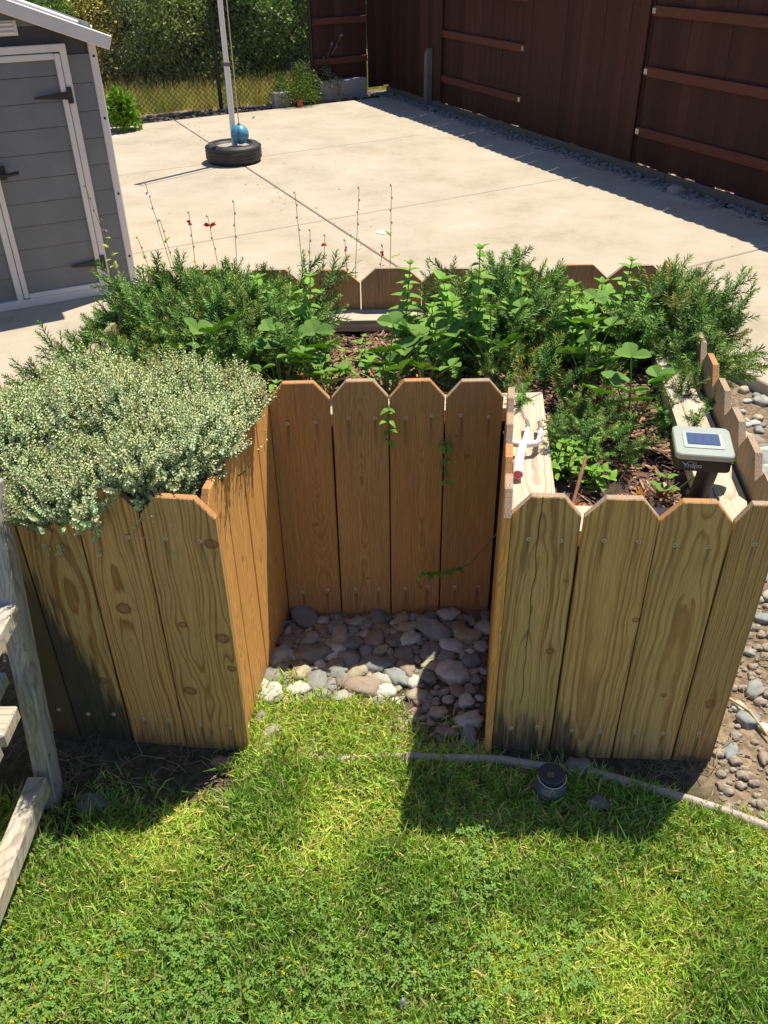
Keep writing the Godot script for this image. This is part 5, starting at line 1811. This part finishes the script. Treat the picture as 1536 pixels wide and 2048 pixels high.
	var berries := [[Vector3(-0.213, 0.575, -2.08), 0.013, Color(0.50, 0.20, 0.09), "orange half ripe strawberry on the mulch at left"], [Vector3(0.081, 0.58, -2.03), 0.016, Color(0.42, 0.03, 0.02), "red ripe strawberry hanging behind the notch wall"], [Vector3(0.114, 0.62, -2.03), 0.014, Color(0.55, 0.56, 0.25), "pale green unripe strawberry beside the red one"]]
	for q in berries:
		var o := thing("strawberry", q[3], "strawberry", q[0], "strawberries on the plants")
		var b := Buf.new()
		b.lathe([Vector2(0.0, -1.35), Vector2(0.45, -1.0), Vector2(0.85, -0.35), Vector2(1.0, 0.2), Vector2(0.8, 0.7), Vector2(0.0, 0.85)], 14)
		b.smooth()
		part(b.mesh(mat(Color(q[2]).linear_to_srgb(), 0.35)), "fruit", o, Transform3D(Basis(Vector3(1, 0, 0.3).normalized(), 0.5).scaled(Vector3.ONE * q[1]), Vector3.ZERO))
		var cb := Buf.new()
		cb.col = Color(0.14, 0.24, 0.05)
		for j in 6:
			cb.xf = Transform3D(Basis(Vector3.UP, j * TAU / 6) * Basis(Vector3.RIGHT, 1.2), Vector3(0, 0.85 * q[1], 0))
			leaf(cb, q[1] * 1.0, q[1] * 0.5, 0.2, 0.3, 3)
		cb.xf = Transform3D()
		cb.tube([Vector3(0, 0.8 * q[1], 0), Vector3(0.01, 0.045, -0.012), Vector3(0.035, 0.05, -0.03)], 0.0012, 0.0012, 4)
		part(cb.mesh(smat), "calyx", o)
	var wf := thing("strawberry_flower", "white strawberry flower in front of the back ledge", "flower", Vector3(-0.205, 0.60, -2.33))
	var wb := Buf.new()
	for j in 5:
		wb.col = Color(0.75, 0.74, 0.70)
		wb.xf = Transform3D(Basis(Vector3.RIGHT, -0.5) * Basis(Vector3(0, 0, 1), j * TAU / 5), Vector3.ZERO)
		leaf(wb, 0.011, 0.011, 0.1, 0.05, 4, 0.0, 1.3)
	part(wb.mesh(leafmat(0.7, Color(0.4, 0.4, 0.4))), "petals", wf)
	var wy := Buf.new()
	wy.xf = Transform3D(Basis(Vector3.RIGHT, 1.1), Vector3(0, 0, 0.002))
	wy.lathe([Vector2(0.004, 0), Vector2(0.003, 0.002), Vector2(0, 0.003)], 8)
	wy.xf = Transform3D()
	wy.tube([Vector3(0, 0, -0.001), Vector3(0.0, -0.06, -0.01)], 0.001, 0.001, 4)
	part(wy.mesh(mat(lin(0.5, 0.38, 0.05))), "heart", wf)
	# ---- mint
	var ml := []
	for k in 4: ml.append(mint_leaf(0.8 + 0.2 * k).mesh(smat))
	var stemm := mat(lin(0.12, 0.15, 0.05), 0.7)
	var mints := [
		[Vector3(0.25, 0.875, -2.15), 0.50, "tallest mint stem, standing in front of the middle rosemary"],
		[Vector3(0.08, 0.79, -2.30), 0.47, "mint stem standing before the back ledge, right of the bare pickets"],
		[Vector3(-0.188, 0.775, -2.25), 0.47, "mint stem at the left end of the sunlit back ledge"],
		[Vector3(0.38, 0.76, -2.28), 0.47, "mint stem inside the middle rosemary bush"],
		[Vector3(0.672, 0.80, -2.27), 0.48, "mint stem rising above the right end of the back wall"],
		[Vector3(0.60, 0.74, -2.27), 0.48, "bushy mint stem left of the tallest right hand one"],
		[Vector3(0.50, 0.755, -2.20), 0.48, "mint stem against the dark right pickets of the back wall"],
		[Vector3(0.71, 0.72, -2.20), 0.48, "mint stem beside the right corner rosemary"],
		[Vector3(-0.044, 0.625, -2.20), 0.49, "short mint stem in front of the back ledge"],
		[Vector3(0.135, 0.71, -2.19), 0.49, "mint stem behind the red strawberry"],
		[Vector3(-0.335, 0.76, -2.28), 0.47, "mint stem growing through the left rosemary"],
		[Vector3(-0.10, 0.625, -2.10), 0.49, "low mint stem left of the short one by the ledge"],
		[Vector3(0.55, 0.70, -2.12), 0.49, "mint stem behind the wide strawberry leaves"],
		[Vector3(0.03, 0.63, -2.12), 0.49, "low mint stem among the middle strawberries"],
		[Vector3(-0.26, 0.62, -1.93), 0.52, "small bright mint behind the first notch picket"],
		[Vector3(0.39, 0.63, -1.66), 0.53, "mint shoot at the back of the clump by the hand fork"],
		[Vector3(0.41, 0.625, -1.60), 0.53, "mint shoot in the middle of the clump by the hand fork"],
		[Vector3(0.455, 0.63, -1.61), 0.53, "mint shoot at the right of the clump by the hand fork"],
		[Vector3(0.425, 0.615, -1.555), 0.53, "mint shoot at the front of the clump by the hand fork"],
		[Vector3(0.36, 0.60, -1.72), 0.53, "small mint shoot by the end of the capping plank"],
		[Vector3(0.385, 0.63, -1.60), 0.53, "mint shoot leaning over the left capping plank"]]
	for q in mints:
		var tp: Vector3 = q[0]
		var h: float = tp.y - q[1]
		var o := thing("mint_plant", q[2], "mint", Vector3(tp.x + rf(-0.02, 0.02), q[1], tp.z - 0.02), "mint stems in the raised bed")
		var d := tp - o.position
		var b := Buf.new()
		var sag := Vector3(rf(-0.015, 0.015), 0, rf(-0.015, 0.015))
		b.tube([Vector3.ZERO, d * 0.5 + sag, d], 0.0025, 0.0014, 5, false)
		part(b.mesh(stemm), "stem", o)
		for j in (3 if h > 0.22 else 2):
			var an := rf(0, TAU)
			var base := Vector3(cos(an) * 0.03, 0.0, sin(an) * 0.03)
			var d3 := Vector3(cos(an) * rf(0.02, 0.05), h * (rf(0.45, 0.8) if h > 0.22 else rf(0.4, 0.65)), sin(an) * rf(0.02, 0.05))
			var b3 := Buf.new()
			b3.tube([base, base + d3 * 0.5, base + d3], 0.002, 0.0012, 5, false)
			part(b3.mesh(stemm), "stem", o)
			var n3 := maxi(3, int(d3.y / 0.03))
			for k in n3:
				var t := 0.35 + 0.65 * k / (n3 - 1.0)
				for m in (2 if k < n3 - 1 else 3):
					var a3: float = k * 1.571 + m * (PI if k < n3 - 1 else 2.09) + rf(-0.3, 0.3)
					var dir := Vector3(cos(a3), 0.3 if k < n3 - 1 else 0.9, sin(a3)).normalized()
					var x := dir.cross(Vector3.UP).normalized()
					part(ml[clampi(int(t * 3.0 + rf(0, 1.2)), 0, 3)], "leaf", o, Transform3D(Basis(x, dir, x.cross(dir)).scaled(Vector3.ONE * (rf(0.036, 0.048) if h > 0.14 else rf(0.022, 0.03))), base + d3 * t))
		var lv := maxi(5, int(h / 0.022))
		for k in lv:
			var t := 0.22 + 0.78 * k / (lv - 1.0)
			var p := d * t + sag * 4.0 * t * (1.0 - t)
			var s := 0.054 * (1.0 - 0.42 * t * t) * rf(0.85, 1.15)
			if h < 0.14: s *= 0.62
			for j in (2 if k < lv - 1 else 4):
				var an := k * 1.571 + j * (PI if k < lv - 1 else PI / 2) + rf(-0.3, 0.3)
				var up := rf(0.1, 0.4) if k < lv - 2 else (0.6 if k < lv - 1 else 1.1)
				if k == lv - 1: s *= 0.9
				var dir := Vector3(cos(an), up, sin(an)).normalized()
				var x := dir.cross(Vector3.UP).normalized()
				part(ml[clampi(int(t * 3.0 + rf(0, 1.2)), 0, 3)], "leaf", o, Transform3D(Basis(x, dir, x.cross(dir)).scaled(Vector3.ONE * s), p))
	# ---- mint runners poking through the gaps of the notch wall
	var sprigs := [[[Vector3(0.016, 0.635, -1.78), Vector3(0.014, 0.62, -1.755), Vector3(0.014, 0.56, -1.75)], "mint sprig hanging from the gap between the middle notch pickets", 5], [[Vector3(0.146, 0.54, -1.785), Vector3(0.148, 0.53, -1.76), Vector3(0.15, 0.44, -1.752)], "mint sprig hanging through the right gap of the notch wall", 6], [[Vector3(0.288, 0.29, -1.76), Vector3(0.272, 0.27, -1.75), Vector3(0.215, 0.20, -1.735), Vector3(0.15, 0.185, -1.725), Vector3(0.095, 0.195, -1.71)], "shaded mint runner trailing across the lower notch wall", 9]]
	for q in sprigs:
		var o := thing("mint_runner", q[1], "mint", q[0][0], "mint runners poking through the notch wall")
		var rel := []
		for p in q[0]: rel.append(p - q[0][0])
		var b := Buf.new()
		b.tube(rel, 0.0018, 0.0012, 5, false)
		part(b.mesh(stemm), "stem", o)
		for k in q[2]:
			var t: float = (k + 1.0) / q[2] * (rel.size() - 1)
			if q[2] == 9: t = rel.size() - 1 - (1.0 - (k + 1.0) / 9.0) * 1.7
			var i0 := mini(int(t), rel.size() - 2)
			var p: Vector3 = rel[i0].lerp(rel[i0 + 1], t - i0)
			for j in 2:
				var an: float = k * 1.3 + j * PI
				var dir := Vector3(cos(an), sin(an) * 0.6 - 0.1, 0.55).normalized()
				var x := dir.cross(Vector3.UP).normalized()
				part(ml[1 + k % 3], "leaf", o, Transform3D(Basis(x, dir, x.cross(dir)).scaled(Vector3.ONE * rf(0.016, 0.026)), p))
	# ---- salvia behind the bed: thin flower stalks
	var stalks := [
		[Vector3(-0.952, 0.865, -2.9), Vector3(-0.80, 0.0, -2.92), 0, "salvia stalk leaning left across the shed door"],
		[Vector3(-0.901, 0.770, -2.85), Vector3(-0.74, 0.0, -2.90), 1, "salvia stalk with a pink white flower before the shed door's lower hinge"],
		[Vector3(-0.812, 0.697, -2.9), Vector3(-0.70, 0.0, -2.92), 0, "short yellow leaved salvia stalk beside the shed corner"],
		[Vector3(-0.744, 0.884, -2.85), Vector3(-0.60, 0.0, -2.88), 1, "salvia stalk with a pink flower right of the shed corner"],
		[Vector3(-0.715, 0.767, -2.85), Vector3(-0.60, 0.0, -2.85), 0, "bare salvia stalk in front of the shed corner trim"],
		[Vector3(-0.607, 0.803, -2.8), Vector3(-0.58, 0.0, -2.86), 2, "salvia stalk with a small red flower, left of the red star flower"],
		[Vector3(-0.549, 0.791, -2.8), Vector3(-0.54, 0.0, -2.84), 3, "salvia stalk with an open red star shaped flower"],
		[Vector3(-0.461, 0.836, -2.8), Vector3(-0.48, 0.0, -2.84), 1, "salvia stalk with a pale flower halfway up"],
		[Vector3(-0.266, 0.860, -2.8), Vector3(-0.30, 0.0, -2.86), 0, "tall thin bare salvia stalk behind the left rosemary's tip"],
		[Vector3(-0.221, 0.757, -2.75), Vector3(-0.27, 0.0, -2.82), 0, "leafy salvia stalk beside the tall bare one"],
		[Vector3(-0.175, 0.741, -2.75), Vector3(-0.20, 0.0, -2.8), 2, "leafy salvia stalk with red bud behind the bare pickets"],
		[Vector3(-0.064, 0.872, -2.8), Vector3(-0.13, 0.0, -2.84), 0, "tall salvia stalk with seed head over the patio joint"],
		[Vector3(0.038, 0.866, -2.85), Vector3(-0.06, 0.0, -2.84), 0, "tallest right hand salvia stalk leaning right"],
		[Vector3(-0.112, 0.724, -2.75), Vector3(-0.12, 0.0, -2.8), 1, "short leafy salvia stalk between two bare pickets"],
		[Vector3(0.007, 0.706, -2.75), Vector3(-0.02, 0.0, -2.8), 2, "short leafy salvia stalk rightmost of the row"]]
	var yl := []
	for k in 2:
		var b := Buf.new()
		b.col = [Color(0.36, 0.42, 0.08), Color(0.24, 0.33, 0.08)][k]
		leaf(b, 1.0, 0.45, 0.2, 0.2, 4)
		yl.append(b.mesh(smat))
	var dst := mat(lin(0.30, 0.27, 0.11), 0.8)
	for q in stalks:
		var top: Vector3 = q[0]
		var bs: Vector3 = q[1]
		bs.y = ground_y(bs.x, bs.z)
		var o := thing("salvia_stalk", q[3], "salvia", bs, "salvia stalks behind the raised bed")
		var d := top - bs
		var b := Buf.new()
		var sag := Vector3(rf(-0.03, 0.03), 0, rf(-0.03, 0.02))
		var pts := []
		for k in 6:
			var t := k / 5.0
			pts.append(d * t + sag * 4.0 * t * (1 - t))
		b.tube(pts, 0.0018, 0.0009, 5, false)
		for k in 4:
			var pp: Vector3 = pts[5] - (pts[5] - pts[4]) * 0.18 * k
			b.xf = Transform3D(Basis(), pp + Vector3(0.003 * (1 if k % 2 else -1), 0, 0))
			b.lathe([Vector2(0, -0.005), Vector2(0.0026, 0), Vector2(0, 0.006)], 5)
		b.xf = Transform3D()
		part(b.mesh(dst), "stem", o)
		var lush: bool = "leafy" in q[3] or "yellow" in q[3]
		for k in (30 if lush else 18):
			var t := rf(0.4, 0.92) if lush else rf(0.4, 0.85)
			var an := rf(0, TAU)
			var dir := Vector3(cos(an), rf(0.2, 1.0), sin(an)).normalized()
			var x := dir.cross(Vector3.UP).normalized()
			part(yl[rng.randi() % 2], "leaf", o, Transform3D(Basis(x, dir, x.cross(dir)).scaled(Vector3.ONE * rf(0.018, 0.034)), d * t + sag * 4.0 * t * (1 - t)))
		if q[2] > 0:
			var fb2 := Buf.new()
			var red: bool = q[2] >= 2
			for j in (6 if q[2] == 3 else 3):
				fb2.col = Color(0.72, 0.04, 0.03) if red else Color(0.78, 0.62, 0.66)
				if q[2] == 1 and j == 0: fb2.col = Color(0.55, 0.03, 0.10)
				var an: float = j * TAU / (6.0 if q[2] == 3 else 3.0)
				fb2.xf = frame(Vector3(cos(an), 0.2, sin(an) * 0.6 + 0.4) if q[2] == 3 else Vector3(rng.randfn() * 0.6, rf(-0.8, 0.9), 0.6), Vector3.ZERO, 0.0, 1.0)
				leaf(fb2, 0.022 if q[2] == 3 else rf(0.009, 0.014), 0.008, 0.2, 0.3, 3)
			var tt := 0.62 if "halfway" in q[3] else 0.97
			part(fb2.mesh(leafmat(0.6, Color(0.4, 0.3, 0.3))), "flower", o, Transform3D(Basis(), d * tt + sag * 4.0 * tt * (1 - tt)))
	# leafy weed among the stones at the right edge
	var wo := thing("broadleaf_weed", "bright green weed growing among stones outside the right wall", "weed", Vector3(0.99, ground_y(0.99, -1.95), -1.95))
	for k in 14:
		var an := k * 2.4
		var dir := Vector3(cos(an), 0.9 - 0.04 * k, sin(an)).normalized()
		var x := dir.cross(Vector3.UP).normalized()
		part(ml[2 + k % 2], "leaf", wo, Transform3D(Basis(x, dir, x.cross(dir)).scaled(Vector3.ONE * rf(0.05, 0.075)), Vector3(cos(an) * 0.01, 0.02 + (k % 3) * 0.03, sin(an) * 0.01)))
	var ws := Buf.new()
	ws.tube([Vector3(0, -0.01, 0), Vector3(0, 0.1, 0)], 0.004, 0.002, 5)
	part(ws.mesh(stemm), "stem", wo)

# ---------------------------------------------------------------- small things
func make_small_things() -> void:
	# ---- solar stake
	var at := Vector3(0.622, 0.50, -1.445)
	var o := thing("solar_stake", "black solar powered stake light box with clear lid in the right bed", "solar stake", at)
	var bk := mat(lin(0.006, 0.006, 0.006), 0.5)
	var sb := Buf.new()
	sb.tube([Vector3(0, 0, 0), Vector3(0.006, 0.19, 0.035)], 0.018, 0.019, 20)
	part(sb.mesh(bk), "stake", o)
	var head := Transform3D(Basis(Vector3.UP, -0.17) * Basis(Vector3(1, 0, 0), 0.10), Vector3(-0.012, 0.195, 0.018))
	var hb := Buf.new()
	rounded_slab(hb, 0.052, 0.047, 0.012, 0.0, 0.026)
	part(hb.mesh(bk), "housing", o, head)
	var lb := Buf.new()
	rounded_slab(lb, 0.0535, 0.0485, 0.012, 0.0265, 0.038)
	part(lb.mesh(mat(lin(0.36, 0.39, 0.33), 0.3)), "lid", o, head)
	var bz := Buf.new()
	rounded_slab(bz, 0.037, 0.026, 0.004, 0.038, 0.0395)
	part(bz.mesh(mat(lin(0.44, 0.48, 0.42), 0.25)), "bezel", o, head)
	for k in 4:
		var pb := Buf.new()
		pb.xf = Transform3D(Basis(), Vector3(-0.0225 + k * 0.015, 0.0402, -0.003))
		pb.box(Vector3(0.0145, 0.0012, 0.036))
		part(pb.mesh(mat(lin(0.07, 0.10, 0.20), 0.15)), "solar_cell", o, head)
	var tm := TextMesh.new()
	var fnt := SystemFont.new()
	fnt.font_names = PackedStringArray(["Droid Sans"])
	fnt.font_italic = true
	tm.font = fnt
	tm.text = "Yrdpo"
	tm.font_size = 24
	tm.pixel_size = 0.00052
	tm.depth = 0.0006
	tm.material = mat(lin(0.35, 0.48, 0.65), 0.5)
	part(tm, "logo_lettering", o, head * Transform3D(Basis(), Vector3(-0.019, 0.0125, 0.0474)))
	var pk := Buf.new()
	for q in [[Vector3(-0.040, 0.021, 0), Vector3(-0.034, 0.014, 0)], [Vector3(-0.034, 0.014, 0), Vector3(-0.026, 0.022, 0)], [Vector3(-0.026, 0.022, 0), Vector3(-0.013, 0.018, 0)]]:
		pk.tube([q[0], q[1]], 0.0007, 0.0007, 4)
	part(pk.mesh(mat(lin(0.4, 0.42, 0.45), 0.5)), "logo_mark", o, head * Transform3D(Basis(), Vector3(0, 0, 0.0474)))
	# ---- hand fork lying on the capping plank
	var fo := thing("hand_fork", "faded white plastic hand fork lying on the left capping plank", "hand fork", Vector3(0.29, 0.60, -1.58))
	var wh := noisemat([[0.0, lin(0.70, 0.60, 0.58)], [0.6, lin(0.76, 0.73, 0.70)], [1.0, lin(0.78, 0.77, 0.75)]], 0.03, 0.15, 0.6, 811, false, 256)
	var pink := mat(lin(0.50, 0.07, 0.16), 0.5)
	var gy := mat(lin(0.20, 0.21, 0.17), 0.5)
	var hd := Buf.new()
	hd.tube([Vector3(-0.014, 0.016, 0.082), Vector3(-0.008, 0.02, 0.04), Vector3(0.008, 0.025, -0.015), Vector3(0.022, 0.03, -0.045)], 0.0115, 0.0085, 14)
	part(hd.mesh(wh), "handle", fo)
	var he := Buf.new()
	he.tube([Vector3(-0.0145, 0.016, 0.0845), Vector3(-0.0143, 0.016, 0.083)], 0.008, 0.0085, 14)
	part(he.mesh(pink), "handle_end", fo)
	for s in [[-0.030, -0.006], [0.036, 0.046], [0.006, 0.018]]:
		var tb := Buf.new()
		var x0: float = 0.009
		if absf(s[0] - 0.006) < 0.001:
			tb.tube([Vector3(0.018, 0.03, -0.04), Vector3(0.030, 0.029, -0.088)], 0.0075, 0.0055, 10)
		elif s[0] < 0:
			tb.tube([Vector3(0.010, 0.028, -0.02), Vector3(-0.010, 0.028, -0.026), Vector3(-0.016, 0.029, -0.045), Vector3(-0.009, 0.029, -0.088)], 0.008, 0.0055, 10)
		else:
			tb.tube([Vector3(0.010, 0.028, -0.02), Vector3(0.038, 0.028, -0.024), Vector3(0.047, 0.029, -0.036), Vector3(0.057, 0.029, -0.080)], 0.008, 0.0055, 10)
		var n2 := part(tb.mesh(wh), "tine", fo)
		var pr := Buf.new()
		var a := Vector3(0.030, 0.029, -0.088)
		if s[0] < 0: a = Vector3(-0.009, 0.029, -0.088)
		elif s[0] > 0.03: a = Vector3(0.057, 0.029, -0.080)
		pr.tube([a, a + Vector3(0.003, -0.001, -0.020), a + Vector3(0.004, -0.004, -0.040)], 0.0056, 0.0046, 10)
		part(pr.mesh(gy), "prong", n2)
		var tp := Buf.new()
		tp.tube([a + Vector3(0.004, -0.004, -0.0402), a + Vector3(0.0045, -0.006, -0.051)], 0.0047, 0.0034, 10)
		part(tp.mesh(pink), "tip", n2)
	# ---- stick in the soil
	var kb := Buf.new()
	kb.tube([Vector3(0, -0.03, 0), Vector3(0.01, 0.02, -0.03), Vector3(0.044, 0.07, -0.11)], 0.0035, 0.004, 7)
	var ks := part(kb.mesh(noisemat([[0.0, lin(0.22, 0.09, 0.05)], [1.0, lin(0.4, 0.2, 0.12)]], 0.03, 0.1, 0.7, 815, false, 128)), "twig", self, Transform3D(Basis(), Vector3(0.378, 0.56, -1.43)))
	tag(ks, "thin reddish brown stick leaning in the mulch of the right bed", "stick")
	# ---- succulents at the front of the right bed
	var sl := [[Vector3(0.392, 0.565, -1.45), "small orange succulent rosette beside the reddish stick", 0.8, Color(0.50, 0.08, 0.02), Color(0.55, 0.36, 0.10)], [Vector3(0.466, 0.565, -1.462), "orange and green succulent rosette in the middle of the front edge", 0.9, Color(0.42, 0.12, 0.04), Color(0.30, 0.34, 0.08)], [Vector3(0.53, 0.567, -1.475), "large orange sedum clump left of the solar stake", 1.25, Color(0.46, 0.13, 0.05), Color(0.60, 0.36, 0.12)], [Vector3(0.572, 0.567, -1.48), "orange sedum clump touching the solar stake's foot", 1.05, Color(0.44, 0.12, 0.05), Color(0.52, 0.34, 0.12)]]
	for q in sl:
		var so := thing("succulent", q[1], "succulent", q[0], "orange succulents at the front of the bed")
		for ring in 3:
			for k in 3 + ring * 2:
				var b := Buf.new()
				b.col = (q[3] as Color).lerp(q[4], clampf(ring / 2.0 + rf(-0.25, 0.25), 0, 1))
				leaf(b, 0.022, 0.0075, 0.5, -0.2, 3)
				var an: float = k * TAU / (3 + ring * 2) + ring + rf(-0.2, 0.2)
				var dir := Vector3(cos(an), 1.3 - ring * 0.5, sin(an)).normalized()
				var x := dir.cross(Vector3.UP).normalized()
				part(b.mesh(leafmat(0.4, Color(0.3, 0.2, 0.05))), "leaf", so, Transform3D(Basis(x, dir, x.cross(dir)).scaled(Vector3.ONE * q[2] * rf(0.85, 1.1)), Vector3(rf(-0.006, 0.006), 0, rf(-0.006, 0.006))))
		var db := Buf.new()
		for k in 5: db.tube([Vector3.ZERO, Vector3(rf(-0.03, 0.03), rf(0.01, 0.05), rf(-0.03, 0.03))], 0.0009, 0.0007, 4)
		part(db.mesh(mat(lin(0.5, 0.36, 0.18))), "dry_stalks", so)
	# ---- edging pipe
	var pp := Buf.new()
	var pts := []
	for k in 30:
		var x := -0.20 + k * 0.065
		pts.append(Vector3(x, 0.010 - 0.008 * smoothstep(0.06, -0.1, x) + ground_y(x, pipe_z(x)) * 0.3, pipe_z(x) + 0.002 * sin(k * 1.7)))
	pp.tube(pts, 0.0105, 0.0105, 12)
	var po := part(pp.mesh(noisemat([[0.0, lin(0.36, 0.27, 0.235)], [1.0, lin(0.52, 0.43, 0.385)]], 0.02, 0.3, 0.6, 821, true, 256)), "edging_pipe", self)
	tag(po, "pinkish grey pipe lying along the curved edge of the lawn", "pipe")
	# ---- glass jar light in the shade
	var jo := thing("glass_jar", "small blue glass jar with wire handle in the shaded grass", "jar", Vector3(0.347, -0.03, -1.185))
	var gl := StandardMaterial3D.new()
	gl.albedo_color = Color(0.62, 0.68, 0.72, 0.25)
	gl.roughness = 0.05
	gl.transparency = BaseMaterial3D.TRANSPARENCY_ALPHA
	gl.refraction_enabled = true
	gl.refraction_scale = 0.05
	var jb := Buf.new()
	jb.lathe([Vector2(0.0, 0.0), Vector2(0.030, 0.0), Vector2(0.0345, 0.006), Vector2(0.0345, 0.062), Vector2(0.027, 0.076), Vector2(0.025, 0.09), Vector2(0.022, 0.09), Vector2(0.0235, 0.075), Vector2(0.031, 0.06), Vector2(0.031, 0.008), Vector2(0.0, 0.004)], 28)
	part(jb.mesh(gl), "jar_body", jo)
	var jl := Buf.new()
	jl.lathe([Vector2(0.028, 0.084), Vector2(0.028, 0.098), Vector2(0.026, 0.1), Vector2(0.0, 0.1)], 24)
	part(jl.mesh(mat(lin(0.035, 0.045, 0.06), 0.35)), "lid", jo)
	var jc := Buf.new()
	jc.xf = Transform3D(Basis(), Vector3(-0.004, 0.1015, 0.006))
	jc.box(Vector3(0.014, 0.002, 0.012), 0.0)
	part(jc.mesh(mat(lin(0.16, 0.16, 0.05), 0.3)), "solar_cell", jo)
	var jw := Buf.new()
	var arc := []
	for k in 13:
		var an := PI * k / 12
		arc.append(Vector3(cos(an) * 0.03, 0.094 - sin(an) * 0.006, sin(an) * 0.032))
	jw.tube(arc, 0.0014, 0.0014, 6)
	part(jw.mesh(mat(lin(0.6, 0.58, 0.5), 0.3, 0.8)), "wire_handle", jo)
	# ---- loose stones in the lawn
	for q in [[Vector3(-0.37, 0.012, -1.272), 3, Color(0.36, 0.22, 0.17), Vector3(0.022, 0.012, 0.014), "pinkish stone in the grass at the corner of the left bed"], [Vector3(-0.63, 0.008, -1.17), 4, Color(0.17, 0.18, 0.17), Vector3(0.035, 0.016, 0.026), "dark grey stone in the shade beside the bench leg"], [Vector3(0.445, 0.008, -1.15), 5, Color(0.20, 0.19, 0.16), Vector3(0.027, 0.014, 0.02), "grey stone in the shaded grass right of the glass jar"], [Vector3(0.42, 0.012, -1.245), 6, Color(0.2, 0.19, 0.16), Vector3(0.03, 0.018, 0.022), "grey stone behind the pipe under the right front wall"]]:
		var so := part(stone_mesh(830 + q[1]).mesh(noisemat([[0.0, Color(q[2] * 0.7).linear_to_srgb()], [1.0, Color(q[2] * 1.2).linear_to_srgb()]], 0.02, 0.2, 0.75, 840 + q[1], true, 128)), "lawn_stone", self, Transform3D(Basis(Vector3.UP, q[1] * 0.8).scaled(q[3]), q[0]))
		tag(so, q[4], "stone", "loose stones in the lawn")
	# ---- dandelion clock at the bottom edge
	var dn := thing("dandelion", "pale dandelion clock in the lawn at the bottom edge", "flower", Vector3(0.021, 0.0, -0.735))
	var ds := Buf.new()
	ds.tube([Vector3.ZERO, Vector3(0.0, 0.04, 0)], 0.0013, 0.001, 5)
	part(ds.mesh(mat(lin(0.2, 0.24, 0.08))), "stem", dn)
	var dc := Buf.new()
	dc.col = Color(0.62, 0.6, 0.5)
	for k in 90:
		dc.xf = frame(Vector3(rng.randfn(), rng.randfn(), rng.randfn()), Vector3(0, 0.042, 0), 0.0, 1.0)
		leaf(dc, 0.009, 0.0016, 0.1, 0.0, 2)
	part(dc.mesh(leafmat(0.8, Color(0.5, 0.5, 0.5))), "seed_head", dn)
	# ---- dead stems lying in front of the left bed
	var dd := thing("dead_stems", "tangle of dry dead stems on the soil before the left bed", "twigs", Vector3(-0.55, 0, -1.27))
	var dm := mat(lin(0.22, 0.17, 0.11), 0.9)
	for k in 26:
		var b := Buf.new()
		var a := Vector3(rf(-0.2, 0.2), 0.01, rf(-0.05, 0.06))
		var an := rf(0, TAU)
		var l := rf(0.04, 0.12)
		b.tube([a, a + Vector3(cos(an) * l * 0.5, rf(0.0, 0.035), sin(an) * l * 0.3), a + Vector3(cos(an) * l, 0.008, sin(an) * l * 0.5)], 0.0016, 0.0009, 4)
		part(b.mesh(dm), "dead_stem", dd)
	var sb2 := Buf.new()
	sb2.tube([Vector3(0, 0.02, 0), Vector3(0.05, 0.018, 0.055), Vector3(0.07, 0.012, 0.13)], 0.004, 0.003, 6)
	var so2 := part(sb2.mesh(mat(lin(0.5, 0.36, 0.18), 0.8)), "dry_stick", self, Transform3D(Basis(), Vector3(0.80, ground_y(0.82, -1.45), -1.45)))
	tag(so2, "pale dry stick on the soil outside the right wall", "stick")
	# ---- dry leaves blown on the patio
	for q in [[patio_pt(-2.35, 1.05, -0.716), "dry leaf on the patio near the chain link post"], [patio_pt(-1.3, 0.4, -0.716), "dry brown leaf on the patio behind the tyre"]]:
		var b := Buf.new()
		b.col = Color(0.2, 0.12, 0.06)
		b.xf = Transform3D(Basis(Vector3.RIGHT, -1.3), Vector3.ZERO)
		leaf(b, 0.07, 0.05, 0.4, 0.3, 6, 0.15)
		var lo := part(b.mesh(leafmat(0.9)), "dry_leaf", self, Transform3D(Basis(Vector3.UP, rf(0, TAU)), q[0] + Vector3(0, 0.006, 0)))
		tag(lo, q[1], "leaf", "dry leaves on the patio")

func rounded_slab(b: Buf, hx: float, hz: float, r: float, y0: float, y1: float) -> void:
	var ol := []
	for c in 4:
		var cx: float = [1, 1, -1, -1][c] * (hx - r)
		var cz: float = [-1, 1, 1, -1][c] * (hz - r)
		for k in 5:
			var an := -PI / 2 + c * PI / 2 + k * PI / 8
			ol.append(Vector2(cx + cos(an) * r, cz + sin(an) * r))
	var bev := minf(0.002, (y1 - y0) * 0.3)
	var m := ol.size()
	var cen := Vector3(0, y1, 0)
	for k in m:
		var p: Vector2 = ol[k]
		var q: Vector2 = ol[(k + 1) % m]
		var pi := p * (1.0 - bev / hx)
		var qi := q * (1.0 - bev / hx)
		b.tri(cen, Vector3(qi.x, y1, qi.y), Vector3(pi.x, y1, pi.y))
		b.quad(Vector3(q.x, y1 - bev, q.y), Vector3(p.x, y1 - bev, p.y), Vector3(pi.x, y1, pi.y), Vector3(qi.x, y1, qi.y))
		b.quad(Vector3(q.x, y0, q.y), Vector3(p.x, y0, p.y), Vector3(p.x, y1 - bev, p.y), Vector3(q.x, y1 - bev, q.y))
		b.tri(Vector3(0, y0, 0), Vector3(p.x, y0, p.y), Vector3(q.x, y0, q.y))
